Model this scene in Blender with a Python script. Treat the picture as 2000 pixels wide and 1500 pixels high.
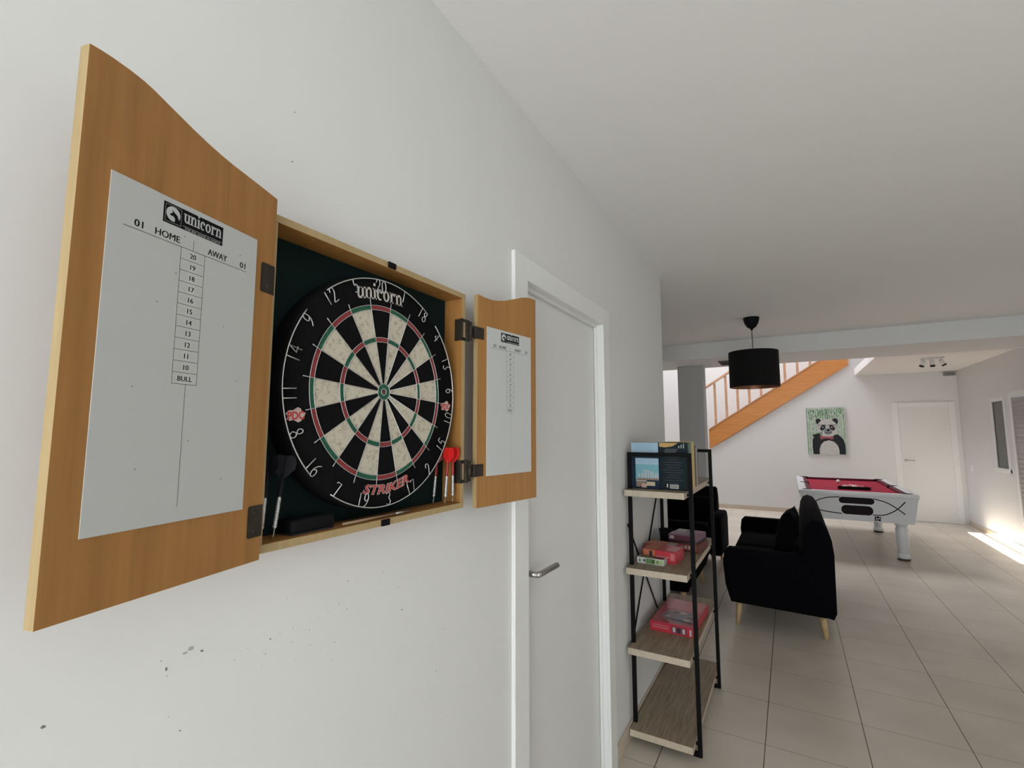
import bpy, bmesh, math, random
from mathutils import Vector, Matrix
random.seed(7)
sc = bpy.context.scene
for o in list(bpy.data.objects): bpy.data.objects.remove(o)
COL = sc.collection
PI = math.pi
# ------------------------------------------------------------------ camera
CAM = (0.7395, -0.6924, 1.4596)
cd = bpy.data.cameras.new('camera'); cam = bpy.data.objects.new('camera', cd); COL.objects.link(cam)
yaw, pitch = 0.5214, 0.1018
fw = Vector((-math.sin(yaw)*math.cos(pitch), math.cos(yaw)*math.cos(pitch), math.sin(pitch)))
rt = Vector((math.cos(yaw), math.sin(yaw), 0)); up = rt.cross(fw)
M = Matrix.Identity(4)
for i in range(3):
    M[i][0] = rt[i]; M[i][1] = up[i]; M[i][2] = -fw[i]; M[i][3] = CAM[i]
cam.matrix_world = M
cd.sensor_width = 36; cd.lens = 937.9*36/2000; cd.clip_start = 0.02
sc.camera = cam
# ------------------------------------------------------------------ light, exposure
sc.view_settings.view_transform = 'Standard'; sc.view_settings.look = 'None'
sc.view_settings.gamma = 1; sc.view_settings.use_curve_mapping = False
sc.view_settings.exposure = 0.0
w = bpy.data.worlds.new('sky'); sc.world = w; w.use_nodes = True
wb = w.node_tree.nodes['Background']; wb.inputs[0].default_value = (0.62, 0.75, 1, 1); wb.inputs[1].default_value = 1.2
def area(name, loc, direction, sx, sy, power, color=(1, 1, 1), spread=PI):
    l = bpy.data.lights.new(name, 'AREA'); l.shape = 'RECTANGLE'; l.size = sx; l.size_y = sy
    l.energy = power; l.color = color; l.spread = spread
    o = bpy.data.objects.new(name, l); COL.objects.link(o); o.location = loc
    o.rotation_euler = Vector(direction).to_track_quat('-Z', 'Z').to_euler()
    return o
SUN_E = math.radians(10.2)
sl = bpy.data.lights.new('sun', 'SUN'); sl.energy = 300; sl.angle = math.radians(0.12); sl.color = (1, .95, .86)
so = bpy.data.objects.new('sun', sl); COL.objects.link(so); so.location = (2.9, -8, 4)
so.rotation_euler = Vector((0.012, 1, -math.tan(SUN_E))).to_track_quat('-Z', 'Z').to_euler()
# daylight of the glazed doors behind the camera and of the stairwell; the rest is added fill
area('daylight_south', (1.35, -3.4, 1.15), (0.35, 1, 0.10), 2.2, 2.1, 115, (.92, .985, 1))
area('daylight_stairwell', (-0.6, 8.9, 5.3), (0, 0, -1), 3.6, 2.0, 165, (.96, .96, 1))  # stands at an unseen rooflight, put in to carry the stairwell daylight
area('fill_right', (3.1, 4.2, 1.1), (-1, 0.75, 0.0), 1.0, 1.6, 5, (.95, .985, 1))  # added fill for sofas and floor, no known window here
area('fill_west', (-3.6, 4.0, 1.3), (1, 0, 0), 1.2, 1.0, 1.5, (.95, .98, 1))  # added weak fill from the unseen west side of the living zone

# ------------------------------------------------------------------ materials
MT = {}
def mat(name, col, rough=.5, metal=0, bump=0, bscale=40, var=0, vscale=8, emit=None, spec=.5, sheen=0, vstretch=None, alpha=1, trans=0):
    if name in MT: return MT[name]
    m = bpy.data.materials.new(name); m.use_nodes = True; nt = m.node_tree; b = nt.nodes['Principled BSDF']
    b.inputs['Base Color'].default_value = (*col, 1); b.inputs['Roughness'].default_value = rough
    b.inputs['Metallic'].default_value = metal; b.inputs['Specular IOR Level'].default_value = spec
    b.inputs['Sheen Weight'].default_value = sheen; b.inputs['Transmission Weight'].default_value = trans
    tc = nt.nodes.new('ShaderNodeTexCoord')
    if bump:
        n = nt.nodes.new('ShaderNodeTexNoise'); n.inputs['Scale'].default_value = bscale; n.inputs['Detail'].default_value = 4
        nt.links.new(tc.outputs['Object'], n.inputs['Vector'])
        bp = nt.nodes.new('ShaderNodeBump'); bp.inputs['Strength'].default_value = bump; bp.inputs['Distance'].default_value = .002
        nt.links.new(n.outputs['Fac'], bp.inputs['Height']); nt.links.new(bp.outputs['Normal'], b.inputs['Normal'])
    if var:
        n = nt.nodes.new('ShaderNodeTexNoise'); n.inputs['Scale'].default_value = vscale; n.inputs['Detail'].default_value = 5
        mp = nt.nodes.new('ShaderNodeMapping')
        if vstretch: mp.inputs['Scale'].default_value = vstretch
        nt.links.new(tc.outputs['Object'], mp.inputs['Vector']); nt.links.new(mp.outputs['Vector'], n.inputs['Vector'])
        r = nt.nodes.new('ShaderNodeValToRGB'); r.color_ramp.elements[0].position = .3; r.color_ramp.elements[1].position = .7
        r.color_ramp.elements[0].color = (*[c*(1-var) for c in col], 1); r.color_ramp.elements[1].color = (*[min(1, c*(1+var)) for c in col], 1)
        nt.links.new(n.outputs['Fac'], r.inputs['Fac']); nt.links.new(r.outputs['Color'], b.inputs['Base Color'])
    if emit:
        b.inputs['Emission Color'].default_value = (*emit[0], 1); b.inputs['Emission Strength'].default_value = emit[1]
    MT[name] = m; return m
def two_noise(name, c1, c2, scale, stretch, rough=.5, lo=.4, hi=.6, bump=0, spec=.5):
    m = bpy.data.materials.new(name); m.use_nodes = True; nt = m.node_tree; b = nt.nodes['Principled BSDF']
    b.inputs['Roughness'].default_value = rough; b.inputs['Specular IOR Level'].default_value = spec
    tc = nt.nodes.new('ShaderNodeTexCoord'); mp = nt.nodes.new('ShaderNodeMapping'); mp.inputs['Scale'].default_value = stretch
    n = nt.nodes.new('ShaderNodeTexNoise'); n.inputs['Scale'].default_value = scale; n.inputs['Detail'].default_value = 8; n.inputs['Roughness'].default_value = .65
    r = nt.nodes.new('ShaderNodeValToRGB'); r.color_ramp.elements[0].position = lo; r.color_ramp.elements[1].position = hi
    r.color_ramp.elements[0].color = (*c1, 1); r.color_ramp.elements[1].color = (*c2, 1)
    nt.links.new(tc.outputs['Object'], mp.inputs['Vector']); nt.links.new(mp.outputs['Vector'], n.inputs['Vector'])
    nt.links.new(n.outputs['Fac'], r.inputs['Fac']); nt.links.new(r.outputs['Color'], b.inputs['Base Color'])
    if bump:
        bp = nt.nodes.new('ShaderNodeBump'); bp.inputs['Strength'].default_value = bump; bp.inputs['Distance'].default_value = .001
        nt.links.new(n.outputs['Fac'], bp.inputs['Height']); nt.links.new(bp.outputs['Normal'], b.inputs['Normal'])
    MT[name] = m; return m
WALL = mat('white_wall_paint', (.74, .735, .73), .75, bump=.12, bscale=60, spec=.25)
CEIL = mat('ceiling_paint', (.84, .825, .81), .85, bump=.1, bscale=60, spec=.2)
WHITE = mat('white_lacquer', (.80, .80, .79), .42)
DOORW = mat('door_white', (.76, .755, .74), .5)
PILLARM = mat('grey_pillar_paint', (.50, .50, .50), .8)
BEECH = two_noise('beech_veneer', (.295, .140, .038), (.405, .190, .056), 7, (9, 9, .5), .45, .3, .7, spec=.35)
BEECHE = two_noise('beech_edging', (.36, .255, .12), (.43, .31, .155), 14, (6, 6, .6), .5, .3, .7)
OAK = two_noise('washed_oak', (.20, .145, .095), (.36, .28, .20), 6, (14, 1.0, 14), .55, .35, .65, bump=.2)
OAKE = two_noise('washed_oak_edge', (.44, .36, .28), (.56, .47, .37), 14, (4, 4, 1), .55, .3, .7)
PINE = two_noise('stair_pine', (.55, .20, .045), (.68, .29, .075), 5, (.6, 8, 8), .35, .3, .7)
PINEL = mat('baluster_pine', (.60, .34, .20), .45, var=.12)
BLACKM = mat('black_steel', (.003, .0028, .003), .6, spec=.12)
BLACK = mat('matt_black', (.005, .005, .006), .7, spec=.15)
PRINT = mat('print_black', (.006, .006, .008), .7, spec=.12)
SHEET = mat('score_sheet_white', (.52, .53, .525), .4, spec=.3)
SOFA = mat('black_velvet', (.0028, .0026, .004), .95, bump=.3, bscale=300, spec=.05, sheen=.006)
LEGW = mat('pale_leg_wood', (.52, .36, .18), .5, var=.15, vscale=20)
BRONZE = mat('bronze_hinge', (.030, .022, .015), .5, metal=.35, var=.3, vscale=60)
STEEL = mat('brushed_steel', (.42, .41, .40), .3, metal=1)
SILVER = mat('silver_wire', (.62, .62, .62), .35, metal=.6)
GREENP = mat('dark_green_panel', (.006, .015, .014), .85, spec=.1)
SISALB = mat('black_sisal', (.0065, .006, .007), .95, spec=.08, bump=.6, bscale=900, var=.4, vscale=300)
CREAM = two_noise('cream_sisal', (.33, .27, .20), (.55, .50, .41), 130, (1, 1, 1), .85, .34, .50, bump=.5)
REDS = mat('red_sisal', (.24, .028, .030), .8, bump=.4, bscale=900, var=.2, vscale=200)
GREENS = mat('green_sisal', (.010, .095, .048), .8, bump=.4, bscale=900, var=.2, vscale=200)
TILE_S = mat('skirting_tile', (.56, .47, .37), .35, var=.06, vscale=5)

def floor_mat():
    m = bpy.data.materials.new('floor_tiles'); m.use_nodes = True; nt = m.node_tree; b = nt.nodes['Principled BSDF']; L = nt.links.new
    tc = nt.nodes.new('ShaderNodeTexCoord'); sx = nt.nodes.new('ShaderNodeSeparateXYZ'); L(tc.outputs['Object'], sx.inputs[0])
    def math_(op, a, b_=None):
        n = nt.nodes.new('ShaderNodeMath'); n.operation = op
        for i, v in enumerate((a, b_)):
            if v is None: continue
            if isinstance(v, (int, float)): n.inputs[i].default_value = v
            else: L(v, n.inputs[i])
        return n.outputs[0]
    T = 0.4158
    def joint(s, off, wid):
        f = math_('FRACT', math_('DIVIDE', math_('SUBTRACT', s, off-10*T), T))
        d = math_('MINIMUM', f, math_('SUBTRACT', 1.0, f))
        return math_('LESS_THAN', d, wid/T)
    jx = joint(sx.outputs['X'], 0.5673, .0022); jy = joint(sx.outputs['Y'], 2.8341, .0018)
    n = nt.nodes.new('ShaderNodeTexNoise'); n.inputs['Scale'].default_value = 2.2; n.inputs['Detail'].default_value = 7; L(tc.outputs['Object'], n.inputs['Vector'])
    r = nt.nodes.new('ShaderNodeValToRGB'); r.color_ramp.elements[0].position = .3; r.color_ramp.elements[1].position = .7
    r.color_ramp.elements[0].color = (.56, .50, .425, 1); r.color_ramp.elements[1].color = (.68, .615, .53, 1); L(n.outputs['Fac'], r.inputs['Fac'])
    m1 = nt.nodes.new('ShaderNodeMix'); m1.data_type = 'RGBA'; m1.inputs['B'].default_value = (.30, .24, .18, 1); L(r.outputs['Color'], m1.inputs['A']); L(jy, m1.inputs['Factor'])
    m2 = nt.nodes.new('ShaderNodeMix'); m2.data_type = 'RGBA'; m2.inputs['B'].default_value = (.10, .075, .055, 1); L(m1.outputs['Result'], m2.inputs['A']); L(jx, m2.inputs['Factor'])
    L(m2.outputs['Result'], b.inputs['Base Color']); b.inputs['Roughness'].default_value = .32; b.inputs['Specular IOR Level'].default_value = .45
    return m
FLOOR = floor_mat()

# ------------------------------------------------------------------ mesh helpers
class MB:
    """collects faces (with material slots) and links them as one mesh object"""
    def __init__(s): s.bm = bmesh.new()
    def _add(s, vs, fs, mi=0, xf=None, smooth=False):
        bv = [s.bm.verts.new(xf @ Vector(v) if xf else Vector(v)) for v in vs]
        for f in fs:
            try:
                q = s.bm.faces.new([bv[i] for i in f]); q.material_index = mi; q.smooth = smooth
            except ValueError: pass
        return s
    def box(s, lo, hi, mi=0, bev=0, seg=2, xf=None, smooth=None):
        t = bmesh.new()
        x0, y0, z0 = lo; x1, y1, z1 = hi
        vs = [t.verts.new(v) for v in ((x0,y0,z0),(x1,y0,z0),(x1,y1,z0),(x0,y1,z0),(x0,y0,z1),(x1,y0,z1),(x1,y1,z1),(x0,y1,z1))]
        for f in ((0,3,2,1),(4,5,6,7),(0,1,5,4),(1,2,6,5),(2,3,7,6),(3,0,4,7)): t.faces.new([vs[i] for i in f])
        if bev: bmesh.ops.bevel(t, geom=list(t.edges), offset=bev, segments=seg, profile=.5, affect='EDGES')
        s.merge(t, mi, xf, (seg > 2) if smooth is None else smooth); return s
    def merge(s, t, mi=0, xf=None, smooth=False):
        t.verts.index_update()
        s._add([v.co.copy() for v in t.verts], [[v.index for v in f.verts] for f in t.faces], mi, xf, smooth); t.free()
    def prism(s, pts, fn, d0, d1, mi=0, xf=None, bev=0, seg=3, smooth=False):
        """extrude the 2-D outline pts; fn(a, b, d) gives the 3-D point"""
        n = len(pts); t = bmesh.new()
        A = [t.verts.new(fn(a, b, d0)) for a, b in pts]; B = [t.verts.new(fn(a, b, d1)) for a, b in pts]
        t.faces.new(A[::-1]); t.faces.new(B)
        for i in range(n): t.faces.new((A[i], A[(i+1) % n], B[(i+1) % n], B[i]))
        if bev:
            e = [e for e in t.edges if (e.verts[0] in A) == (e.verts[1] in A)]
            bmesh.ops.bevel(t, geom=e, offset=bev, segments=seg, profile=.5, affect='EDGES')
        bmesh.ops.recalc_face_normals(t, faces=list(t.faces))
        s.merge(t, mi, xf, smooth); return s
    def tube(s, pts, r, seg=8, mi=0, xf=None, closed=False):
        P = [Vector(p) for p in pts]; n = len(P); vs = []; fs = []
        R = r if isinstance(r, (list, tuple)) else [r]*n
        nrm = None
        for i, p in enumerate(P):
            a = P[(i-1) % n] if (closed or i > 0) else p; b = P[(i+1) % n] if (closed or i < n-1) else p
            t = (b-a).normalized()
            if nrm is None:
                nrm = t.orthogonal().normalized()
            nrm = (nrm - t*nrm.dot(t))
            nrm = nrm.normalized() if nrm.length > 1e-6 else t.orthogonal().normalized()
            bn = t.cross(nrm)
            for k in range(seg):
                an = 2*PI*k/seg; vs.append(p + (nrm*math.cos(an)+bn*math.sin(an))*R[i])
        for i in range(n if closed else n-1):
            j = (i+1) % n
            for k in range(seg): fs.append((i*seg+k, i*seg+(k+1) % seg, j*seg+(k+1) % seg, j*seg+k))
        if not closed: fs += [tuple(range(seg))[::-1], tuple((n-1)*seg+k for k in range(seg))]
        return s._add(vs, fs, mi, xf, True)
    def lathe(s, prof, c=(0, 0, 0), seg=32, mi=0, xf=None, smooth=True, cap=True):
        """prof: (radius, height) round a vertical axis"""
        vs = []; fs = []; n = len(prof)
        for r, z in prof:
            for k in range(seg):
                a = 2*PI*k/seg; vs.append((c[0]+r*math.cos(a), c[1]+r*math.sin(a), c[2]+z))
        for i in range(n-1):
            for k in range(seg): fs.append((i*seg+k, i*seg+(k+1) % seg, (i+1)*seg+(k+1) % seg, (i+1)*seg+k))
        if cap: fs += [tuple(range(seg))[::-1], tuple((n-1)*seg+k for k in range(seg))]
        return s._add(vs, fs, mi, xf, smooth)
    def face(s, pts, mi=0, xf=None): return s._add(pts, [tuple(range(len(pts)))], mi, xf)
    def build(s, name, mats, parent=None, normals=True):
        if normals: bmesh.ops.recalc_face_normals(s.bm, faces=list(s.bm.faces))
        me = bpy.data.meshes.new(name)
        if parent is not None:
            off = Vector(parent['_o']) if '_o' in parent else Vector()
            if off.length: bmesh.ops.translate(s.bm, verts=list(s.bm.verts), vec=-off)
        s.bm.to_mesh(me); s.bm.free()
        for m in (mats if isinstance(mats, (list, tuple)) else [mats]): me.materials.append(m)
        o = bpy.data.objects.new(name, me); COL.objects.link(o)
        if parent is not None:
            o.parent = parent
            if '_o' in parent: o['_o'] = parent['_o']
        return o
def thing(name, label, cat, loc=(0, 0, 0), group=None, local=False, rot=None):
    """an Empty at the thing's base; children are written in world coordinates unless local"""
    o = bpy.data.objects.new(name, None); COL.objects.link(o); o.empty_display_size = .05; o.location = loc
    if rot: o.rotation_euler = rot
    if not local: o['_o'] = tuple(float(v) for v in loc)
    return tag(o, label, cat, group)
def tag(o, label, cat, group=None):
    o['label'] = label; o['category'] = cat
    if group: o['group'] = group
    return o
def struct(o): o['kind'] = 'structure'; return o
def part_label(o, t): o['label'] = t; return o
def dup(root, loc, label=None, rotz=None):
    r = root.copy(); COL.objects.link(r); r.location = loc
    if label: r['label'] = label
    if rotz is not None: r.rotation_euler.z = rotz
    for ch in list(root.children):
        c = ch.copy(); COL.objects.link(c); c.parent = r
        for g in ch.children:
            d = g.copy(); COL.objects.link(d); d.parent = c
    return r
def text_geo(txt, size, bold=0.0, shear=0.0, align='CENTER'):
    """vertices and faces of a line of lettering; size is the capital height"""
    cu = bpy.data.curves.new('t', 'FONT'); cu.body = txt; cu.size = size/0.70; cu.offset = bold; cu.shear = shear; cu.align_x = align; cu.resolution_u = 3
    ob = bpy.data.objects.new('t', cu); COL.objects.link(ob)
    dg = bpy.context.evaluated_depsgraph_get(); me = bpy.data.meshes.new_from_object(ob.evaluated_get(dg))
    vs = [tuple(v.co[:2]) for v in me.vertices]; fs = [tuple(p.vertices) for p in me.polygons]
    bpy.data.objects.remove(ob); bpy.data.curves.remove(cu); bpy.data.meshes.remove(me)
    return vs, fs
def put_text(mb, txt, size, fn, mi=0, bold=0, width=None, shear=0, align='CENTER', d=0, dbl=0):
    vs, fs = text_geo(txt, size, bold, shear, align)
    if not vs: return
    k = 1
    if width:
        xs = [v[0] for v in vs]; k = width/(max(xs)-min(xs))
    for j in range(3 if dbl else 1): mb._add([fn(x*k+(j-1)*dbl, y, d+j*.00002) for x, y in vs], fs, mi)
# slab-serif lower case lettering, x-height 1
def arc(cx, cy, rx0, ry0, rx1, ry1, a0, a1, n=12):
    o = [(cx+rx1*math.cos(math.radians(a0+(a1-a0)*i/n)), cy+ry1*math.sin(math.radians(a0+(a1-a0)*i/n))) for i in range(n+1)]
    i_ = [(cx+rx0*math.cos(math.radians(a0+(a1-a0)*i/n)), cy+ry0*math.sin(math.radians(a0+(a1-a0)*i/n))) for i in range(n+1)]
    return [(o[k], o[k+1], i_[k+1], i_[k]) for k in range(n)]
def rct(x0, y0, x1, y1): return [((x0, y0), (x1, y0), (x1, y1), (x0, y1))]
N_ = rct(.10,0,.34,1)+rct(0,0,.44,.13)+rct(0,.87,.3,1)+rct(.62,0,.86,.66)+rct(.54,0,.96,.13)+arc(.52,.62,.11,.24,.34,.40,0,150)
U_ = [tuple((.96-x, 1-y) for x, y in q) for q in N_]
I_ = rct(.10,0,.34,1)+rct(0,0,.44,.13)+rct(0,.87,.3,1)+arc(.21,1.32,0,0,.15,.15,0,360)
C_ = arc(.40,.5,.15,.37,.40,.51,60,305)+arc(.58,.76,0,0,.14,.16,0,360)
O_ = arc(.42,.5,.17,.38,.42,.51,0,360,20)
R_ = rct(.10,0,.34,1)+rct(0,0,.48,.13)+rct(0,.87,.3,1)+arc(.50,.68,.10,.20,.22,.32,60,170)+arc(.60,.84,0,0,.14,.15,0,360)
SLAB = [(U_, .98), (N_, 1.0), (I_, .47), (C_, .80), (O_, .90), (R_, .76), (N_, .98)]
def put_slab(mb, width, fn, mi=0, arch=0):
    tot = sum(a for _, a in SLAB); k = width/tot; x = -width/2
    for g, adv in SLAB:
        for q in g:
            pts = [(x+px*k, py*k) for px, py in q]
            mb.face([fn(a, b-arch*(a/(width/2))**2, 0) for a, b in pts], mi)
        x += adv*k
    return k

# ------------------------------------------------------------------ the room
ZC, ZF, ZS = 2.566, 2.48, 2.37           # ceilings and soffit
YW = 9.75                                # far wall
YS = -3.6                                # wall behind the camera
YC = 2.70                                # end of the near left wall
XR = 3.17; XL = -3.8
def rbox(name, lo, hi, m, bev=0): return struct(MB().box(lo, hi, bev=bev).build(name, m))
fl = MB().box((XL, YS-.1, -.1), (XR+.1, 10.85, 0)).build('floor', FLOOR); struct(fl)
# left wall with the door opening
D0, D1, DH = .675, 1.428, 1.965
lw = MB().box((-.14, YS, 0), (0, D0, ZC)).box((-.14, D1, 0), (0, YC, ZC)).box((-.14, D0, DH), (0, D1, ZC)).box((-.14, D0, 0), (-.09, D1, DH)).build('wall_left', WALL); struct(lw)
# pock marks left by stray darts in the plaster
PM = mat('pock_mark', (.20, .19, .19), .9); PL = mat('plaster_chip', (.42, .43, .44), .8)
pm = MB(); marks = [(-.186,2.032,3),(-.187,1.938,3),(-.335,1.145,7),(-.305,1.160,8),(-.312,1.157,6),(-.29,1.152,4),(-.457,1.133,6),(.121,1.083,4),(-.03,1.13,4),(-.06,1.05,3),(.03,1.05,2.5)]
Z0 = 1.5403
for _ in range(42): marks.append((random.gauss(-.08, .13), Z0-.35-abs(random.gauss(0, .10)), random.choice((1.2, 1.6, 2, 2.6))))
for _ in range(16): marks.append((random.gauss(-.05, .13), Z0+.33+abs(random.gauss(0, .12)), random.choice((1, 1.2, 1.6))))
for _ in range(10): marks.append((random.uniform(-.3, .4), random.uniform(.75, 1.05), random.choice((1.5, 2, 2.4))))
for (y, z, r) in marks:
    r *= .00036; a0 = random.random()*3; n = 7; s_ = random.choice((.6, 1.0, 1.7))
    pts = [(y+r*s_*math.cos(a0+2*PI*k/n)*random.uniform(.6, 1.2), z+r*math.sin(a0+2*PI*k/n)*random.uniform(.6, 1.2)) for k in range(n)]
    pm.prism(pts, lambda a, b, d: (d, a, b), -.0005, .0006, mi=1 if random.random() < .3 else 0)
pmo = pm.build('pock_marks', [PM, PL], lw); pmo['kind'] = 'stuff'; part_label(pmo, 'small dark dart holes in the plaster')
# wall behind the camera: glazed doors, plus an added high slot shaped to aim the sun patch
ww = MB().box((0, YS-.1, 2.12), (2.3, YS, ZC)).box((2.3, YS-.1, 0), (2.80, YS, ZC)).box((3.13, YS-.1, 0), (XR, YS, ZC)).box((0, YS-.1, 0), (.4, YS, 2.12))
ww.box((2.80, YS-.1, 0), (3.13, YS, 1.91)).box((2.80, YS-.1, 2.277), (3.13, YS, ZC)).box((2.945, YS-.06, 1.91), (2.995, YS-.03, 2.277)); ww = ww.build('wall_south', WALL); struct(ww)
FROST = mat('frosted_pane', (.9, .93, .95), .6)
wn = MB().box((.4, YS-.07, 0), (.46, YS-.02, 2.12)).box((2.24, YS-.07, 0), (2.3, YS-.02, 2.12)).box((.46, YS-.07, 2.05), (2.24, YS-.02, 2.12)).box((.46, YS-.07, 0), (2.24, YS-.02, .07)).box((1.32, YS-.07, .07), (1.38, YS-.02, 2.05)).build('window_1', WHITE); struct(wn)
MB().box((.46, YS-.055, .07), (2.24, YS-.035, 2.05)).build('pane', FROST, wn)
# unseen rooflight and two windows, added behind the area lamps
rf = MB()
for lo, hi in (((-2.45, 7.85, 5.33), (-2.40, 9.95, 5.40)), ((1.20, 7.85, 5.33), (1.25, 9.95, 5.40)), ((-2.40, 7.85, 5.33), (1.20, 7.90, 5.40)), ((-2.40, 9.90, 5.33), (1.20, 9.95, 5.40))): rf.box(lo, hi)
rf = rf.build('added_window_3', WHITE); struct(rf); MB().box((-2.40, 7.90, 5.37), (1.20, 9.90, 5.385)).build('pane', FROST, rf)
def added_window(name, xa, xb, y0, y1, z0, z1):
    m = MB().box((xa, y0, z0), (xb, y0+.06, z1)).box((xa, y1-.06, z0), (xb, y1, z1)).box((xa, y0+.06, z0), (xb, y1-.06, z0+.06)).box((xa, y0+.06, z1-.06), (xb, y1-.06, z1)).build(name, WHITE); struct(m)
    c = (xa+xb)/2; MB().box((c-.008, y0+.06, z0+.06), (c+.008, y1-.06, z1-.06)).build('pane', FROST, m)
added_window('added_window_4', 3.135, 3.17, 3.6, 4.8, .2, 2.0); added_window('added_window_5', -3.80, -3.765, 3.3, 4.7, .7, 1.9)  # made-up windows, there only to back the right and west fill lamps
# living zone to the left
struct(MB().box((XL-.1, YC-.14, 0), (-.14, YC, ZC)).build('wall_west', WALL))
struct(MB().box((XL-.1, YC, 0), (XL, 10.85, 5.4)).build('wall_stairwell', WALL))
# right wall with sidelight niche and shuttered door opening
SL = (7.88, 8.275, 1.0, 1.88); SD = (6.45, 7.66, 0, 1.925)
rw = MB()
rw.box((XR, YS, 0), (XR+.12, SD[0], ZC)).box((XR, SD[1], 0), (XR+.12, SL[0], ZC)).box((XR, SL[1], 0), (XR+.12, 10.85, 5.4))
rw.box((XR, SL[0], 0), (XR+.12, SL[1], SL[2])).box((XR, SL[0], SL[3]), (XR+.12, SL[1], ZC)).box((XR, SD[0], SD[3]), (XR+.12, SD[1], ZC))
rw.box((XR, 5.6, ZC), (XR+.12, SL[1], 5.4))
struct(rw.build('wall_right', WALL))
# ceilings, soffit, pillar
struct(MB().box((0, YS-.1, ZC), (XR+.1, 5.55, ZC+.1)).box((XL, YC-.1, ZC), (0, 5.55, ZC+.1)).build('ceiling', CEIL))
struct(MB().box((XL, 5.55, ZS), (XR, 6.48, ZC+.1), bev=.004).build('trim_1', WALL)); bpy.data.objects['trim_1']['label'] = 'deep white ceiling beam'
struct(MB().box((1.80, 6.48, ZF), (XR, 9.75, ZF+.12)).build('ceiling_landing', CEIL))
pl_ = MB().box((-.56, 6.16, 0), (-.235, 6.42, ZS), bev=.004).build('pillar', PILLARM); tag(pl_, 'grey square pillar under the white ceiling beam', 'pillar'); pl_['kind'] = 'structure'
# upper stairwell
struct(MB().box((XL, 6.40, ZC+.1), (XR, 6.48, 5.4)).build('wall_upper', WALL))
struct(MB().box((XL, 10.75, 0), (XR, 10.85, 5.4)).build('wall_back', WALL))
struct(MB().box((XL, 6.4, 5.4), (XR, 10.85, 5.5)).build('ceiling_stairwell', CEIL))
# far wall: follows the underside of the stair
fw_pts = [(-.66, 0), (-.66, 1.135), (1.70, 2.665), (1.70, 2.80), (1.795, 2.80), (1.795, ZF), (XR, ZF), (XR, 0)]
struct(MB().prism(fw_pts, lambda a, b, d: (a, d, b), YW, YW+.10).build('wall_far', WALL))
# skirting
def skirt(name, lo, hi): return struct(MB().box(lo, hi, bev=.003).build(name, TILE_S))
skirt('baseboard_far', (-.66, YW-.012, 0), (2.27, YW, .075)); skirt('baseboard_right', (XR-.012, 7.52, 0), (XR, YW-.012, .075))
skirt('baseboard_left', (0, 1.515, 0), (.012, YC, .075)); skirt('baseboard_near', (0, YS, 0), (.012, .585, .075))
# ---- near left door (door_1)
d1 = MB().box((-.075, D0+.004, .006), (-.032, D1-.004, DH-.004), bev=.002).build('door_1', DOORW); struct(d1)
cs = MB()
cs.box((0, D0-.085, 0), (.014, D0+.003, DH+.076), bev=.002).box((0, D1-.003, 0), (.014, D1+.08, DH+.076), bev=.002).box((0, D0+.003, DH-.003), (.0138, D1-.003, DH+.0757), bev=.002)
cs.box((-.09, D0-.001, 0), (.001, D0+.004, DH)).box((-.09, D1-.004, 0), (.001, D1+.001, DH)).box((-.09, D0, DH-.004), (.001, D1, DH+.001))
cs.box((-.03, D0+.004, 0), (-.018, D0+.014, DH-.004)).box((-.03, D1-.014, 0), (-.018, D1-.004, DH-.004)).box((-.03, D0+.014, DH-.016), (-.018, D1-.014, DH-.004))
cs.build('door_casing', WHITE, d1)
h = MB().lathe([(.0001,0),(.024,0),(.024,.006),(.0001,.006)], xf=Matrix.Translation((-.032, D0+.052, 1.008)) @ Matrix.Rotation(PI/2, 4, 'Y'), cap=False)
h.tube([(-.03, D0+.052, 1.008), (.022, D0+.052, 1.008)], .0095, 14)
h.tube([(.016, D0+.050, 1.008), (.0215, D0+.062, 1.008), (.024, D0+.19, 1.008)], [.0095, .0095, .0095], 14)
part_label(h.build('door_handle', STEEL, d1), 'brushed steel lever handle')
# ---- far door (door_2)
fd = MB().box((2.37, YW-.012, .008), (3.03, YW+.02, 1.90), bev=.002).build('door_2', DOORW); struct(fd)
fc = MB().box((2.29, YW-.022, 0), (2.37, YW, 1.975), bev=.003).box((3.03, YW-.022, 0), (3.11, YW, 1.975), bev=.003).box((2.37, YW-.022, 1.90), (3.03, YW, 1.975), bev=.003)
fc.build('door_casing', WHITE, fd)
fh = MB().box((2.405, YW-.018, .985), (2.445, YW-.010, 1.025)).tube([(2.425, YW-.015, 1.005), (2.425, YW-.06, 1.005), (2.54, YW-.062, 1.005)], .009, 10)
part_label(fh.build('door_handle', STEEL, fd), 'steel lever handle')
# ---- shuttered door and sidelight in the right wall
sh = MB(); n = 32
for i in range(n):
    z = .04+i*(1.86/n); sh.box((XR-.004, SD[0]+.05, z), (XR+.03, SD[1]-.045, z+.054), bev=.004)
d3 = sh.build('door_3', mat('shutter_slats', (.40, .375, .36), .7)); struct(d3)
MB().box((XR-.012, SD[1]-.05, 0), (XR+.1, SD[1]+.01, SD[3]+.03), bev=.003).box((XR-.012, SD[0]-.05, SD[3]-.02), (XR+.1, SD[1]-.05, SD[3]+.05), bev=.003).box((XR-.012, SD[0]-.05, 0), (XR+.1, SD[0]+.05, SD[3]-.02)).build('door_casing', WHITE, d3)
GLASSD = mat('sidelight_glass', (.17, .17, .16), .6, var=.1)
w2 = MB(); y0, y1, z0, z1 = SL
w2.box((XR-.014, y0-.05, z0-.055), (XR+.07, y0, z1+.05), bev=.003).box((XR-.014, y1, z0-.055), (XR+.07, y1+.05, z1+.05), bev=.003).box((XR-.014, y0, z1), (XR+.07, y1, z1+.05), bev=.003).box((XR-.03, y0-.05, z0-.055), (XR+.07, y1+.05, z0), bev=.003)
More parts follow.
